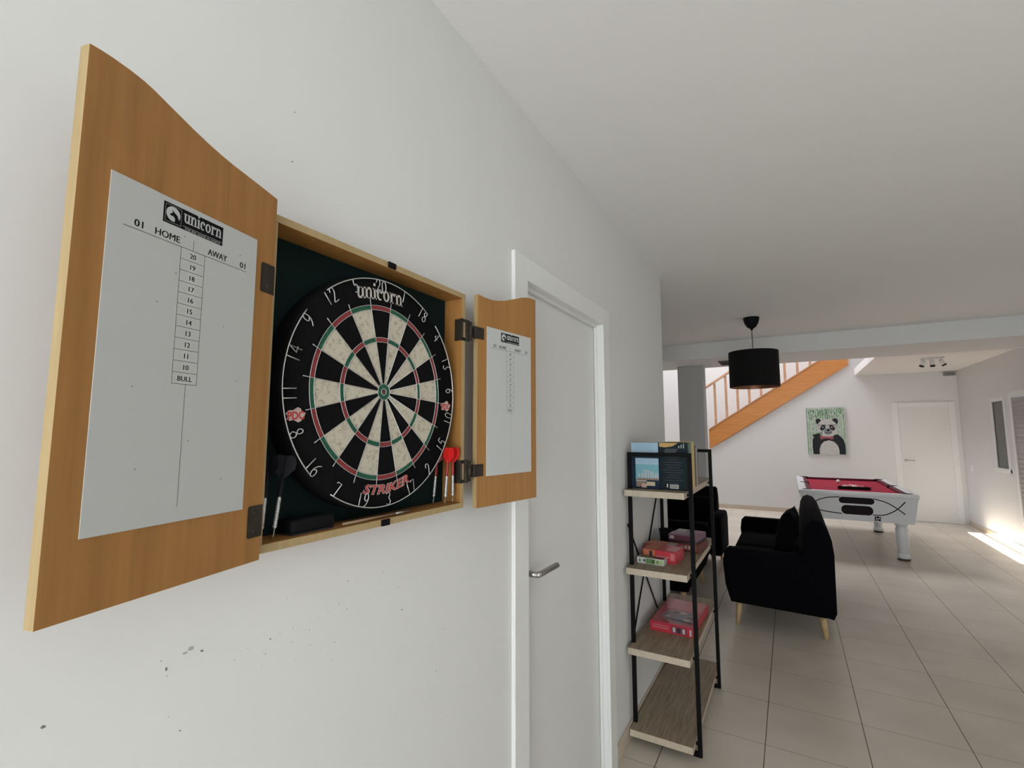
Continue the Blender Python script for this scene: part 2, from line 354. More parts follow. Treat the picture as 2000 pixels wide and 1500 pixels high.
w2 = w2.build('window_2', WHITE); struct(w2)
MB().box((XR+.006, y0-.002, z0-.002), (XR+.06, y1+.002, z1+.002)).build('pane', GLASSD, w2)
sw = thing('light_switch', 'white light switch low on the right wall beside the far door', 'switch', (XR, 9.38, .92))
MB().box((XR-.010, 9.33, .875), (XR, 9.43, .965), bev=.002).build('plate', WHITE, sw); MB().box((XR-.014, 9.35, .895), (XR-.009, 9.41, .945), bev=.002).build('rocker', WHITE, sw)
def vent(name, lo, hi, label, m1, m2):
    t = thing(name, label, 'vent', lo); dx, dy, dz = (hi[i]-lo[i] for i in range(3))
    MB().box(lo, hi, bev=.002).build('frame', m1, t)
    s_ = MB()
    for k in range(4):
        f = .12+.2*k
        if dz < dy: s_.box((lo[0]+.012, lo[1]+dy*f, lo[2]-.003), (hi[0]-.012, lo[1]+dy*(f+.1), lo[2]+.002))
        else: s_.box((lo[0]+.01, lo[1]-.003, lo[2]+dz*f), (hi[0]-.01, lo[1]+.002, lo[2]+dz*(f+.1)))
    s_.build('slats', m2, t); return t
GREYM = mat('grey_plastic', (.07, .07, .08), .5)
vent('ceiling_vent', (.0, 5.86, ZS-.014), (.26, 6.24, ZS), 'dark grey vent on the underside of the white beam behind the pendant lamp', GREYM, BLACK)
vent('air_grille', (3.00, YW-.05, 2.40), (3.15, YW, 2.46), 'small grey grille in the ceiling corner above the far door', mat('grille_grey', (.45, .44, .43), .6), GREYM)

# ------------------------------------------------------------------ staircase
st = thing('staircase', 'orange pine open staircase rising to the right above the far wall', 'staircase', (.5, YW, 0))
def stz(x, base): return base+(x+.66)*((2.665-1.135)/(1.70+.66))
YB = YW-.045
MB().prism([(-.66, 1.145), (-.66, 1.525), (.95, stz(.95, 1.525)), (1.72, stz(1.72, 1.525)), (1.72, 2.675)], lambda a, b, d: (a, d, b), YB, YW+.01, bev=.003, seg=1).build('stringer', PINE, st)
MB().prism([(-.66, 1.525), (-.66, 1.545), (1.45, stz(1.45, 1.545)), (1.45, stz(1.45, 1.525))], lambda a, b, d: (a, d, b), YB-.01, YW+.015).build('string_cap', PINEL, st)
MB().box((-.66, YW+.85, 1.0), (-.60, YW+.9, 1.2)).prism([(-.66, 1.145), (-.66, 1.525), (1.72, stz(1.72, 1.525)), (1.72, stz(1.72, 1.145))], lambda a, b, d: (a, d, b), YW+.93, YW+.97).build('stringer', PINE, st)
x = -.525; i = 0
while x < 1.5:
    zb = stz(x, 1.535); zt = stz(x, 2.37)
    MB().box((x-.022, YB+.005, zb), (x+.022, YB+.04, zt), bev=.004).build('baluster', PINEL, st); x += .208; i += 1
MB().prism([(-.69, stz(-.69, 2.375)), (-.69, stz(-.69, 2.425)), (1.6, stz(1.6, 2.425)), (1.6, stz(1.6, 2.375))], lambda a, b, d: (a, d, b), YB-.015, YB+.05, bev=.006, seg=2).build('handrail', PINEL, st)
for k in range(11):
    xx = -.55+k*.205; zz = stz(xx, 1.37)+.02
    MB().box((xx-.11, YW+.015, zz-.035), (xx+.12, YW+.93, zz), bev=.004).build('tread', PINEL, st)

# ------------------------------------------------------------------ dartboard cabinet
DY, DZ = 0.0, Z0
XF, XK, XB = .0603, .0062, .0489
Y0c, Y1c, Z0c, Z1c, TT = -.2591, .2591, Z0-.2567, Z0+.2612, .0127
cab = thing('dartboard_cabinet', 'open beech wood dartboard cabinet with two scoreboard doors on the white wall', 'cabinet', (0, 0, Z0c))
bx = MB()
bx.box((0.0005, Y0c, Z1c-TT), (XF, Y1c, Z1c), bev=.0008, mi=0).box((.0005, Y0c, Z0c), (XF, Y1c, Z0c+TT), bev=.0008)
bx.box((.0005, Y0c, Z0c+TT), (XF, Y0c+TT, Z1c-TT), bev=.0008).box((.0005, Y1c-TT, Z0c+TT), (XF, Y1c, Z1c-TT), bev=.0008)
for f in bx.bm.faces:                              # pale edging strip on the front edges
    c = f.calc_center_median()
    if c.x > XF-.0004: f.material_index = 1
bxo = bx.build('body', [BEECH, BEECHE], cab)
part_label(MB().box((.001, Y0c+TT, Z0c+TT), (XK, Y1c-TT, Z1c-TT)).build('back_panel', GREENP, cab), 'dark green backing panel')
for (yy, zz, n_) in ((.002, Z1c-.006, 0), (.0025, Z0c+.006, 1)):
    MB().box((XF-.004, yy-.0105, zz-.006), (XF+.0035, yy+.0105, zz+.006), bev=.001).box((XF+.003, yy-.007, zz-.003), (XF+.0045, yy+.007, zz+.003)).build('magnet_catch', BLACK, cab)
prof_l = [(0,.277),(.025,.2805),(.05,.2835),(.08,.287),(.1,.2903),(.12,.2945),(.143,.3007),(.17,.309),(.194,.3165),(.205,.319),(.22,.3206),(.238,.3210),(.25,.3205),(.2605,.3192)]
prof_r = [(0,.2712),(.02,.2692),(.04,.2684),(.06,.2688),(.08,.2715),(.108,.2778),(.135,.2865),(.167,.2975),(.19,.3055),(.217,.3115),(.235,.3130),(.25,.3130),(.258,.3125)]
def cab_door(H, O, prof, zb, side):
    H = Vector((*H, 0)); O = Vector((*O, 0)); u = (O-H).normalized(); nrm = Vector((-u.y, u.x, 0))
    if nrm.x < 0: nrm = -nrm
    W = prof[-1][0]; TH = .0135
    fn = lambda a, b, d: H + u*a + nrm*d + Vector((0, 0, Z0+b))
    mb = MB().prism([(0, zb)] + prof + [(W, zb)], fn, -TH, 0)
    mb.bm.normal_update()
    for f in mb.bm.faces:
        if abs(f.normal.dot(nrm)) < .5: f.material_index = 1
    for f in mb.bm.faces: f.smooth = False
    d = mb.build('door', [BEECH, BEECHE], cab)
    # score sheet with its print
    fs = (lambda s_, z_, dd: fn(.1328-s_, z_, .0012+dd)) if side < 0 else (lambda s_, z_, dd: fn(.1332+s_, z_, .0012+dd))
    sh_ = MB()
    zt_, zb_ = (.1985, -.1848) if side < 0 else (.1938, -.1885)
    dz = 0 if side < 0 else -.0045
    sh_.prism([(-.098, zb_), (.098, zb_), (.098, zt_), (-.098, zt_)], fs, -.0012, 0, mi=0)
    q = lambda s0, z0_, s1, z1_, mi=1, dd=.00015: sh_.face([fs(s0, z0_+dz, dd), fs(s1, z0_+dz, dd), fs(s1, z1_+dz, dd), fs(s0, z1_+dz, dd)], mi)
    lw_ = .00045
    q(-.0405, .1669, .0405, .1921)
    # emblem: framed disc with a horse's head and horn
    e = .0003
    for a in ((-.0383, .1690, -.0380, .1900), (-.0185, .1690, -.0182, .1900), (-.0383, .1897, -.0182, .1900), (-.0383, .1690, -.0182, .1693), (-.016, .1712, .0395, .1716)): q(*a, 2, e)
    cs_ = [(-.0285+.0088*math.cos(t*PI/12), .1800+dz+.0090*math.sin(t*PI/12)) for t in range(24)]
    sh_.face([fs(a, b, e) for a, b in cs_], 2)
    hd = [(-.033, .1790), (-.0295, .1815), (-.0305, .1850), (-.0275, .1825), (-.0235, .1800), (-.0215, .1755), (-.0205, .1705), (-.0265, .1705), (-.0262, .1750), (-.0285, .1775), (-.0315, .1772)]
    sh_.face([fs(a, b+dz, e+.0002) for a, b in hd], 1)
    put_slab(sh_, .0535, lambda a, b, d_: fs(a+.0115, b*1.25+.1762+dz, e), 2)
    put_text(sh_, 'THE BIG NAME IN DARTS', .0026, lambda a, b, d_: fs(a+.0110, b+.1676+dz, e), 2, shear=.3, width=.050)
    q(-.0825, .1445, .0815, .1445+lw_*1.3); q(-lw_/2, .1445, lw_/2, .158)
    g0, g1, gt, gb = -.0158, .0163, .1445, -.0222
    for k in range(1, 13): q(g0, gt-(gt-gb)*k/12, g1, gt-(gt-gb)*k/12+lw_)
    q(g0-lw_/2, gb, g0+lw_/2, gt); q(g1-lw_/2, gb, g1+lw_/2, gt); q(.0016, -.167, .0016+lw_, gb)
    for k, tx in enumerate(['20','19','18','17','16','15','14','13','12','11','10','BULL']):
        zc_ = gt-(gt-gb)*(k+.5)/12
        put_text(sh_, tx, .0060, lambda a, b, d_: fs(a+.0003, b+zc_-.003+dz, .00015), 1, dbl=.00016)
    for tx, s_, wd in (('01', -.0655, .0095), ('HOME', -.0332, .0300), ('AWAY', .0345, .0285), ('01', .0755, .0090)):
        put_text(sh_, tx, .0080, lambda a, b, d_: fs(a+s_, b+.1482+dz, .00015), 1, dbl=.00022, width=wd)
    for (s_, z_) in ((.07,.165),(-.02,.11),(-.04,.07),(.05,.06),(.075,-.01),(-.06,-.03),(.01,-.09),(-.05,-.12),(.06,-.14),(-.012,.159)):   # dart pricks
        r_ = .0009; sh_.face([fs(s_+r_*math.cos(k*PI/3)*1.4, z_+dz+r_*math.sin(k*PI/3), .0002) for k in range(6)], 3)
    part_label(sh_.build('score_sheet', [SHEET, PRINT, SHEET, mat('prick_grey', (.25, .25, .25), .8)], d, normals=False), 'white printed score sheet')
    return d, fn, u, nrm
dl, fnl, ul, nl = cab_door((.0745, -.2594), (.1339, -.5111), prof_l, -.2605, -1)
dr, fnr, ur, nr = cab_door((.0702, .2990), (.1034, .5550), prof_r, -.2632, 1)
# flat hinge leaves on the left door
for z_ in (.148, -.205):
    hb = MB().prism([(.0005, z_-.022), (.0225, z_-.022), (.0245, z_-.019), (.0245, z_+.019), (.0225, z_+.022), (.0005, z_+.022)], fnl, .0, .0012)
    hb.tube([fnl(-.001, z_-.022, -.002), fnl(-.001, z_+.022, -.002)], .0022, 10)
    for k in (-.013, .013): hb.lathe([(.0026, 0), (.0018, .0007)], seg=10, xf=Matrix.Translation(fnl(.013, z_+k, .0012)) @ Matrix.Rotation(PI/2, 4, 'Y'))
    hb.build('hinge', BRONZE, dl)
# wrap-round hinges joining box and right door
for z_ in (.171, -.172):
    hb = MB()
    P3 = lambda a, b, d: Vector((XF+.0008+d, a, Z0+b))
    # C shaped leaf on the cabinet side, then its knuckle, then the flag on the door
    hb.box((XF-.022, .2448, Z0+z_-.027), (XF+.001, .2463, Z0+z_+.027), bev=.0006)
    hb.box((XF, .243, Z0+z_-.027), (XF+.002, .2485, Z0+z_+.027), bev=.0008)
    hb.box((XF, .238, Z0+z_+.019), (XF+.002, .268, Z0+z_+.027), bev=.0008).box((XF, .238, Z0+z_-.027), (XF+.002, .268, Z0+z_-.019), bev=.0008)
    hb.box((XF-.001, .260, Z0+z_-.027), (XF+.004, .272, Z0+z_+.027), bev=.001)
    hb.tube([(XF+.004, .2755, Z0+z_-.024), (XF+.004, .2755, Z0+z_+.024)], .0042, 12)
    hb.tube([(XF+.004, .2755, Z0+z_-.014), (XF+.004, .2755, Z0+z_+.014)], .0052, 12)
    hb.box((XF+.003, .276, Z0+z_+.007), (XF+.006, .290, Z0+z_+.015), bev=.0006).box((XF+.003, .276, Z0+z_-.015), (XF+.006, .290, Z0+z_-.007), bev=.0006)
    hb.box((XF+.003, .285, Z0+z_-.015), (XF+.012, .2965, Z0+z_+.015), bev=.0008)
    hb.build('hinge', BRONZE, cab)
    fl_ = MB().prism([(-.001, z_-.015), (.022, z_-.015), (.0235, z_-.013), (.0235, z_+.013), (.022, z_+.015), (-.001, z_+.015)], fnr, 0, .0013)
    for k in (-.008, .008): fl_.lathe([(.0022, 0), (.0015, .0006)], seg=10, xf=Matrix.Translation(fnr(.013, z_+k, .0013)) @ Matrix.Rotation(PI/2, 4, 'Y'))
    fl_.build('hinge', BRONZE, dr)

# ------------------------------------------------------------------ dartboard (local frame: X out of the wall, Y right, Z up)
ROT = math.radians(4.8)
bd = thing('dartboard', 'round bristle dartboard with red and green rings hanging in the open beech cabinet', 'dartboard', (XK+.0003, 0, Z0), local=True, rot=(ROT, 0, 0))
FX = XB-XK-.0003
toX = Matrix.Rotation(PI/2, 4, 'Y')
MB().lathe([(.2240, 0), (.2252, .004), (.2252, FX-.003), (.2235, FX), (.0001, FX)], seg=96, xf=toX).build('board_body', SISALB, bd)
def sec(mb, r0, r1, a0, a1, d, mi, n=6):
    pts = [(r1*math.sin(a0+(a1-a0)*i/n), r1*math.cos(a0+(a1-a0)*i/n)) for i in range(n+1)]+[(r0*math.sin(a1-(a1-a0)*i/n), r0*math.cos(a1-(a1-a0)*i/n)) for i in range(n+1)]
    mb.face([(FX+d, a, b) for a, b in pts], mi)
sg = MB()
for k in range(20):
    a0 = math.radians(18*k-9); a1 = math.radians(18*k+9); ev = k % 2 == 0
    sec(sg, .0160, .0985, a0, a1, .0005, 0 if ev else 1); sec(sg, .1075, .1615, a0, a1, .0005, 0 if ev else 1)
    sec(sg, .0985, .1075, a0, a1, .0006, 2 if ev else 3); sec(sg, .1615, .1700, a0, a1, .0006, 2 if ev else 3)
part_label(sg.build('scoring_segments', [SISALB, CREAM, REDS, GREENS], bd), 'black and cream segments with red and green rings')
bl = MB(); sec(bl, .0065, .0160, 0, 2*PI, .0008, 0, 40)
bl.face([(FX+.0009, .0065*math.cos(k*PI/12), .0065*math.sin(k*PI/12)) for k in range(24)], 1)
part_label(bl.build('bullseye', [GREENS, mat('worn_red', (.11, .05, .045), .8, var=.4, vscale=150)], bd), 'green ring round a worn dark centre')
wr = MB()
def circ(r, x, rr=.0006, seg=80): wr.tube([(x, r*math.sin(2*PI*i/seg), r*math.cos(2*PI*i/seg)) for i in range(seg)], rr, 6, closed=True)
for r in (.0065, .0160, .0985, .1075, .1615, .1705): circ(r, FX+.0015)
for k in range(20):
    a = math.radians(18*k+9); r1 = .184 if k % 2 else .181
    wr.tube([(FX+.0012, .016*math.sin(a), .016*math.cos(a)), (FX+.0014, .170*math.sin(a), .170*math.cos(a)), (FX+.0022, r1*math.sin(a), r1*math.cos(a))], [.00055, .00055, .0009], 6)
wr.build('spider_wire', SILVER, bd)
# wire number ring
nr_ = MB(); RR = .2215; XN = FX+.004
def arcw(a0, a1):
    n = max(2, int((a1-a0)/3)); nr_.tube([(XN, RR*math.sin(math.radians(a0+(a1-a0)*i/n)), RR*math.cos(math.radians(a0+(a1-a0)*i/n))) for i in range(n+1)], .0011, 8)
for a0, a1 in ((-36, 37), (48, 218), (233, 309)): arcw(a0, a1)
DG = {'0': [[(.5,1),(.15,.8),(.1,.4),(.3,0),(.7,0),(.9,.4),(.85,.8),(.5,1)]],
 '1': [[(.5,1),(.5,0)]],
 '2': [[(.1,.75),(.3,1),(.75,.98),(.85,.7),(.5,.35),(.1,0),(.95,0)]],
 '3': [[(.1,.9),(.5,1),(.85,.8),(.6,.55),(.9,.25),(.5,0),(.1,.12)]],
 '4': [[(.7,0),(.7,1),(.1,.35),(.95,.35)]],
 '5': [[(.85,1),(.25,1),(.2,.55),(.6,.62),(.9,.3),(.6,0),(.1,.08)]],
 '6': [[(.8,1),(.35,.75),(.12,.35),(.35,0),(.75,.05),(.85,.35),(.6,.55),(.25,.42)]],
 '7': [[(.1,.9),(.15,1),(.9,1),(.45,0)]],
 '8': [[(.5,.52),(.15,.75),(.4,1),(.75,.95),(.75,.68),(.5,.52),(.12,.25),(.4,0),(.85,.1),(.85,.38),(.5,.52)]],
 '9': [[(.2,0),(.65,.25),(.88,.65),(.65,1),(.25,.95),(.15,.65),(.4,.45),(.75,.58)]]}
ORDER = [20,1,18,4,13,6,10,15,2,17,3,19,7,16,8,11,14,9,12,5]
def smooth_path(p, n=4):
    if len(p) < 3: return p
    out = []
    for i in range(len(p)-1):
        p0 = p[max(i-1, 0)]; p1 = p[i]; p2 = p[i+1]; p3 = p[min(i+2, len(p)-1)]
        for k in range(n):
            t = k/n; out.append(tuple(.5*(2*p1[j]+(p2[j]-p0[j])*t+(2*p0[j]-5*p1[j]+4*p2[j]-p3[j])*t*t+(-p0[j]+3*p1[j]-3*p2[j]+p3[j])*t**3) for j in (0, 1)))
    out.append(p[-1]); return out
def ringpos(ang, s_, h):       # s_: sideways, h: height outwards
    if 95 < ang % 360 < 260: s_ = -s_; h = .0245-h
    a = math.radians(ang); return (XN, (.1965+h)*math.sin(a)+s_*math.cos(a), (.1965+h)*math.cos(a)-s_*math.sin(a))
for k, nn in enumerate(ORDER):
    tx = str(nn); hgt = .0245; wd = .0125; ang = 18*k
    for j, ch in enumerate(tx):
        x0 = (j-(len(tx)-1)/2)*.0155-wd/2
        if ch == '1': pass
        for path in DG[ch]:
            pp = path if ch in '147' else smooth_path(path)
            nr_.tube([ringpos(ang, x0+a*wd, b*hgt) for a, b in pp], .00095, 6)
nr_.build('number_ring', SILVER, bd)
# printed lettering on the black rim
LW = mat('off_white_print', (.52, .48, .44), .7); LR = mat('red_print', (.45, .05, .05), .7)
un = MB(); put_slab(un, .124, lambda a, b, d: (FX+.0008, a+.001, b*1.05+.1815-0*a), 0, arch=.004)
part_label(un.build('rim_lettering', LW, bd), 'off-white slab lettering above the top segments')
sk = MB()
def arcfn(x0, r): return lambda a, b, d: (FX+x0, (r-b)*math.sin(a/r), -(r-b)*math.cos(a/r))
put_text(sk, 'STRIKER', .0165, lambda a, b, d: arcfn(.0006, .197)(a, b, d), 1, bold=.0012, shear=.25, width=.131)
put_text(sk, 'STRIKER', .0165, lambda a, b, d: arcfn(.0009, .197)(a, b, d), 0, bold=.0004, shear=.25, width=.130)
part_label(sk.build('rim_lettering', [LR, LW], bd), 'red lettering below the bottom segments')
for sgn in (-1, 1):
    pd = MB(); c = (.1995*math.sin(math.radians(sgn*100.5)), .1995*math.cos(math.radians(100.5)))
    f = lambda a, b, d: (FX+.0006+d, c[0]+a, c[1]+b)
    pd.face([f((.017+.0025*math.sin(k*1.9))*math.cos(k*PI/12), (.0105+.0025*math.cos(k*1.3))*math.sin(k*PI/12)+.001, 0) for k in range(24)], 1)
    put_text(pd, 'PDC', .0125, lambda a, b, d: f(a, b-.006, .0003), 0, bold=.0007, width=.031)
    part_label(pd.build('rim_logo', [LR, mat('logo_pink', (.50, .38, .35), .7)], bd), 'small red letters on a pale patch')

# ------------------------------------------------------------------ darts standing in the cabinet
REDF = mat('red_flight', (.55, .012, .010), .4); REDD = mat('red_shaft', (.30, .012, .012), .35)
DKF = mat('black_flight', (.008, .008, .012), .6, spec=.2)
def dart(label, tip, top, fm, sm, spin=0):
    t = thing('dart', label, 'dart', tip, group='darts kept in the cabinet')
    A = Vector(tip); B = Vector(top); ax = (B-A); L_ = ax.length; ax.normalize()
    q = ax.to_track_quat('Z', 'Y').to_matrix().to_4x4(); X = Matrix.Translation(A) @ q @ Matrix.Rotation(spin, 4, 'Z')
    MB().lathe([(.0002, 0), (.0009, .006), (.0011, .017)], seg=8, xf=X).build('point', STEEL, t)
    pr = [(.0015, .0165), (.0030, .019)]
    z = .020
    while z < .062: pr += [(.0032, z), (.0032, z+.0018), (.0027, z+.0022), (.0027, z+.0028)]; z += .003
    pr += [(.003, .063), (.002, .065)]
    MB().lathe(pr, seg=12, xf=X).build('barrel', mat('dart_steel', (.62, .63, .66), .35, metal=.75), t)
    MB().lathe([(.0020, .064), (.0034, .067), (.0030, .085), (.0024, .100), (.0020, .104)], seg=10, xf=X).build('shaft', sm, t)
    fm_ = MB(); out = [(.0, .092), (.006, .096), (.0165, .108), (.0175, .118), (.015, .126), (.009, .130), (.0, .128)]
    for k in range(4): fm_.prism([(a, b) for a, b in out], lambda a, b, d: (a, d, b), -.0003, .0003, xf=X @ Matrix.Rotation(k*PI/2, 4, 'Z'))
    fm_.build('flight', fm, t); return t
zf_ = Z0c+TT+.0005
dart('silver dart with black flight at the far left of the cabinet floor, beside the hinge', (.040, -.2365, zf_), (.040, -.228, zf_+.13), DKF, DKF, .3)
dart('silver dart with black flight standing second from the left cabinet side', (.047, -.221, zf_), (.042, -.201, zf_+.13), DKF, DKF, .78)
dart('dark red dart nearest the board, leftmost of the three red darts', (.024, .190, zf_), (.026, .203, zf_+.13), REDD, REDD, .9)
dart('bright red dart in the middle of the three red darts', (.050, .200, zf_), (.052, .209, zf_+.13), REDF, REDD, .2)
dart('bright red dart standing against the right side of the cabinet', (.052, .2265, zf_), (.050, .2285, zf_+.131), REDF, REDD, .95)
er = thing('board_eraser', 'small black felt eraser block lying on the cabinet floor below the board', 'eraser', (.035, -.144, zf_))
MB().box((.012, -.190, zf_+.002), (.048, -.105, zf_+.024), bev=.004, seg=3).build('block', BLACK, er); MB().box((.013, -.188, zf_), (.047, -.107, zf_+.0025)).build('felt_pad', mat('felt', (.02, .02, .025), .95), er)
pk = thing('marker_pen', 'thin brown and silver pen lying on the front ledge of the cabinet floor', 'pen', (.050, -.0065, zf_))
MB().tube([(.050, -.091, zf_+.0030), (.050, .040, zf_+.0030)], .0028, 10).build('pen_barrel', mat('pen_brown', (.30, .19, .11), .35), pk)
MB().tube([(.050, .040, zf_+.0030), (.050, .078, zf_+.0030)], .0032, 10).build('pen_cap', STEEL, pk)

# ------------------------------------------------------------------ shelf unit
sx0, sx1, sy0, sy1, sz = .022, .325, 1.748, 2.448, 1.362
PX0, PX1 = .014, .326
rk = thing('shelf_unit', 'industrial black metal shelf unit with four washed oak boards against the white wall', 'shelf', (.17, 2.1, 0))
g = .0185
for yy in (sy0, sy1-g):
    for xx in (PX0, PX1-g): MB().box((xx, yy, 0), (xx+g, yy+g, sz-g), bev=.0015).build('post', BLACKM, rk)
    MB().box((PX0, yy, sz-g), (PX1, yy+g, sz), bev=.0015).build('top_bar', BLACKM, rk)
    MB().box((PX0+g, yy, 0), (PX1-g, yy+g, g), bev=.0015).build('bottom_bar', BLACKM, rk)
SZ = [.071, .437, .808, 1.180]
for z in SZ:
    b_ = MB().box((.016, 1.682, z-.030), (.300, 2.60, z), bev=.0012)
    for f in b_.bm.faces:
        if abs(f.calc_center_median().y-1.682) < .001 or abs(f.calc_center_median().y-2.60) < .001 or f.calc_center_median().x > .2995: f.material_index = 1
    # notches let the posts pass: boards sit between the rails
    so_ = b_.build('shelf_board', [OAK, OAKE], rk)
    for yy in (sy0+g*.5, sy1-g*.5):
        MB().box((.300, yy-.004, z-.022), (PX1-g, yy+.004, z-.010)).build('bracket', BLACKM, so_)
# cross braces at the back: two X's
for (ya, za), (yb, zb) in (((1.758, 1.00), (2.44, .30)), ((1.758, .38), (2.44, 1.15))):
    MB().tube([(.008, ya, za), (.008, yb, zb)], .0042, 8).build('cross_brace', BLACKM, rk)

# ---- books on the top board
zt = SZ[3]+.0005
def book(name, label, lo, hi, cover, pages, group=None, spine='x1'):
    t = thing(name, label, 'book', (lo[0], lo[1], lo[2]), group=group)
    c = .002
    MB().box(lo, (hi[0], lo[1]+c, hi[2]), bev=.0006).box((lo[0], hi[1]-c, lo[2]), hi, bev=.0006).box((hi[0]-c, lo[1]+c, lo[2]), (hi[0], hi[1]-c, hi[2])).build('cover', cover, t)
    MB().box((lo[0]+.003, lo[1]+c, lo[2]+.003), (hi[0]-c, hi[1]-c, hi[2]-.003)).build('pages', pages, t)
    return t
PAGE = mat('paper_pages', (.62, .58, .48), .8)
NAVY = mat('navy_cover', (.006, .022, .045), .6, spec=.2); SKY = mat('pale_blue_print', (.33, .47, .60), .45); SKY2 = mat('turquoise_print', (.16, .38, .46), .45)
STONE = mat('stone_print', (.52, .46, .43), .5); TEAL = mat('dark_teal_cover', (.005, .013, .019), .6, spec=.2); GOLD = mat('orange_gold_print', (.50, .30, .10), .45)
GRTXT = mat('grey_text_print', (.16, .17, .19), .5); GREENB = mat('green_spine', (.06, .16, .11), .45); YEL = mat('yellow_spine', (.58, .42, .13), .45)
by = 1.775
b1 = book('book', 'navy and pale blue book with white ruins on its cover, at the wall end', (.030, by, zt), (.168, by+.045, zt+.232), NAVY, PAGE, 'books on the top shelf board')
p_ = MB(); F = lambda a, b, d: (a, by-.0004-d, zt+b)
R4 = lambda mb, x0, z0_, x1, z1_, mi, d=0, F=F: mb.face([F(x0, z0_, d), F(x1, z0_, d), F(x1, z1_, d), F(x0, z1_, d)], mi)
R4(p_, .030, .168, .166, .231, 0); R4(p_, .050, .045, .166, .152, 1)
for k in range(3): R4(p_, .050, .105+.016*k, .166, .121+.016*k, 1 if k < 1 else 0, .0001)
# a colonnade: columns, lintel, rubble
for k, xx in enumerate((.066, .080, .092, .101, .112, .124, .134, .146, .156)): R4(p_, xx, .048, xx+.0055, .075+(.012 if 3 <= k <= 6 else .003*(k % 3)), 2, .0002)
R4(p_, .084, .088, .120, .092, 2, .0002); R4(p_, .060, .044, .166, .054, 3, .0003)
R4(p_, .052, .010, .100, .040, 3, .0002); R4(p_, .104, .016, .146, .036, 4, .0002); R4(p_, .080, .006, .104, .026, 5, .0003); R4(p_, .050, .038, .104, .042, 2, .0003)
for k in range(5): R4(p_, .050, .180+.009*k, .140, .182+.009*k, 6, .0002)
p_.build('cover_print', [SKY, SKY2, STONE, mat('brown_print', (.22, .15, .12), .5), mat('ochre_print', (.50, .42, .28), .5), mat('pink_print', (.52, .32, .28), .5), mat('faint_text', (.22, .34, .46), .5)], b1, normals=False)
b2 = book('book', 'dark teal book turned with its back cover out, orange band along the top', (.170, by, zt), (.302, by+.040, zt+.232), TEAL, PAGE, 'books on the top shelf board')
p_ = MB()
p_.face([F(.171, .231, 0), F(.171, .212, 0), F(.20, .208, 0), F(.235, .214, 0), F(.262, .230, 0)], 0)
for k in range(3): R4(p_, .264+.011*k, .205, .268+.011*k, .205+.012+.005*k, 1, .0002)
R4(p_, .195, .190, .255, .193, 2); R4(p_, .198, .183, .25, .1855, 2); R4(p_, .20, .198, .258, .2005, 2)
for k in range(11):
    w_ = (.034, .022, .045, .04, .03, .048, .044, .026, .036, .046, .02)[k]; R4(p_, .236-w_, .160-.0125*k, .236+w_, .1615-.0125*k, 3)
R4(p_, .218, .008, .259, .028, 1, .0001)
for k in range(12): R4(p_, .222+.0028*k, .012, .2232+.0028*k, .025, 4, .0003)
R4(p_, .203, .013, .209, .030, 1, .0001)
p_.build('cover_print', [GOLD, mat('pale_print', (.50, .50, .47), .5), GRTXT, mat('dim_text', (.060, .068, .078), .5), PRINT], b2, normals=False)
specs = [(.0012, .075, .232, GREENB, 'thick green spined book right behind the dark teal book'),
         (.0780, .080, .234, YEL, 'thick yellow spined book behind the green one on the top board'),
         (.1600, .045, .215, mat('black_spine', (.02, .02, .022), .5), 'black spined book between the yellow and the white spined books'),
         (.2070, .025, .200, mat('white_spine', (.50, .48, .46), .5), 'thin white spined shorter book near the back of the row'),
         (.2340, .030, .195, mat('brown_spine', (.20, .10, .07), .5), 'brown spined shorter book last in the row towards the sofa')]
for off, th, hh, m_, lb in specs:
    y_ = by+.046+off; t = book('book', lb, (.165, y_, zt), (.303, y_+th, zt+hh), m_, PAGE, 'books on the top shelf board')

# ---- boxed games on the middle board
def gamebox(label, c, size, rot, mats, draw=None, name='board_game_box', group=None):
    t = thing(name, label, 'board game', c, group=group, local=True, rot=(0, 0, rot))
    sx, sy, szz = size
    MB().box((-sx/2, -sy/2, 0), (sx/2, sy/2, szz*.45), bev=.001).build('box_base', mats[0], t)
    MB().box((-sx/2-.001, -sy/2-.001, szz*.30), (sx/2+.001, sy/2+.001, szz), bev=.0015).build('box_lid', mats[1], t)
    if draw:
        p = MB(); draw(p, sx/2, sy/2, szz); p.build('lid_print', mats[2:], t, normals=False)
    return t
def TOP(p, sx, sy, sz_, x0, y0, x1, y1, mi, d=.0003): p.face([(x0*sx, y0*sy, sz_+d), (x1*sx, y0*sy, sz_+d), (x1*sx, y1*sy, sz_+d), (x0*sx, y1*sy, sz_+d)], mi)
def FRONT(p, sx, sy, sz_, x0, z0_, x1, z1_, mi, d=.0015): p.face([(x0*sx, -sy-d, z0_*sz_), (x1*sx, -sy-d, z0_*sz_), (x1*sx, -sy-d, z1_*sz_), (x0*sx, -sy-d, z1_*sz_)], mi)
RG = mat('game_red', (.50, .035, .05), .35); RG2 = mat('game_pink', (.60, .16, .18), .35); ORG = mat('game_orange', (.50, .16, .07), .4); WG = mat('game_white', (.55, .56, .55), .4)
GG = mat('game_green', (.10, .20, .07), .4); DKG = mat('game_dark', (.03, .015, .02), .4); PUR = mat('game_purple', (.16, .07, .12), .4); PALEG = mat('game_pale', (.42, .36, .36), .4); BRN = mat('game_brown', (.12, .03, .025), .4)
z2 = SZ[2]+.0005
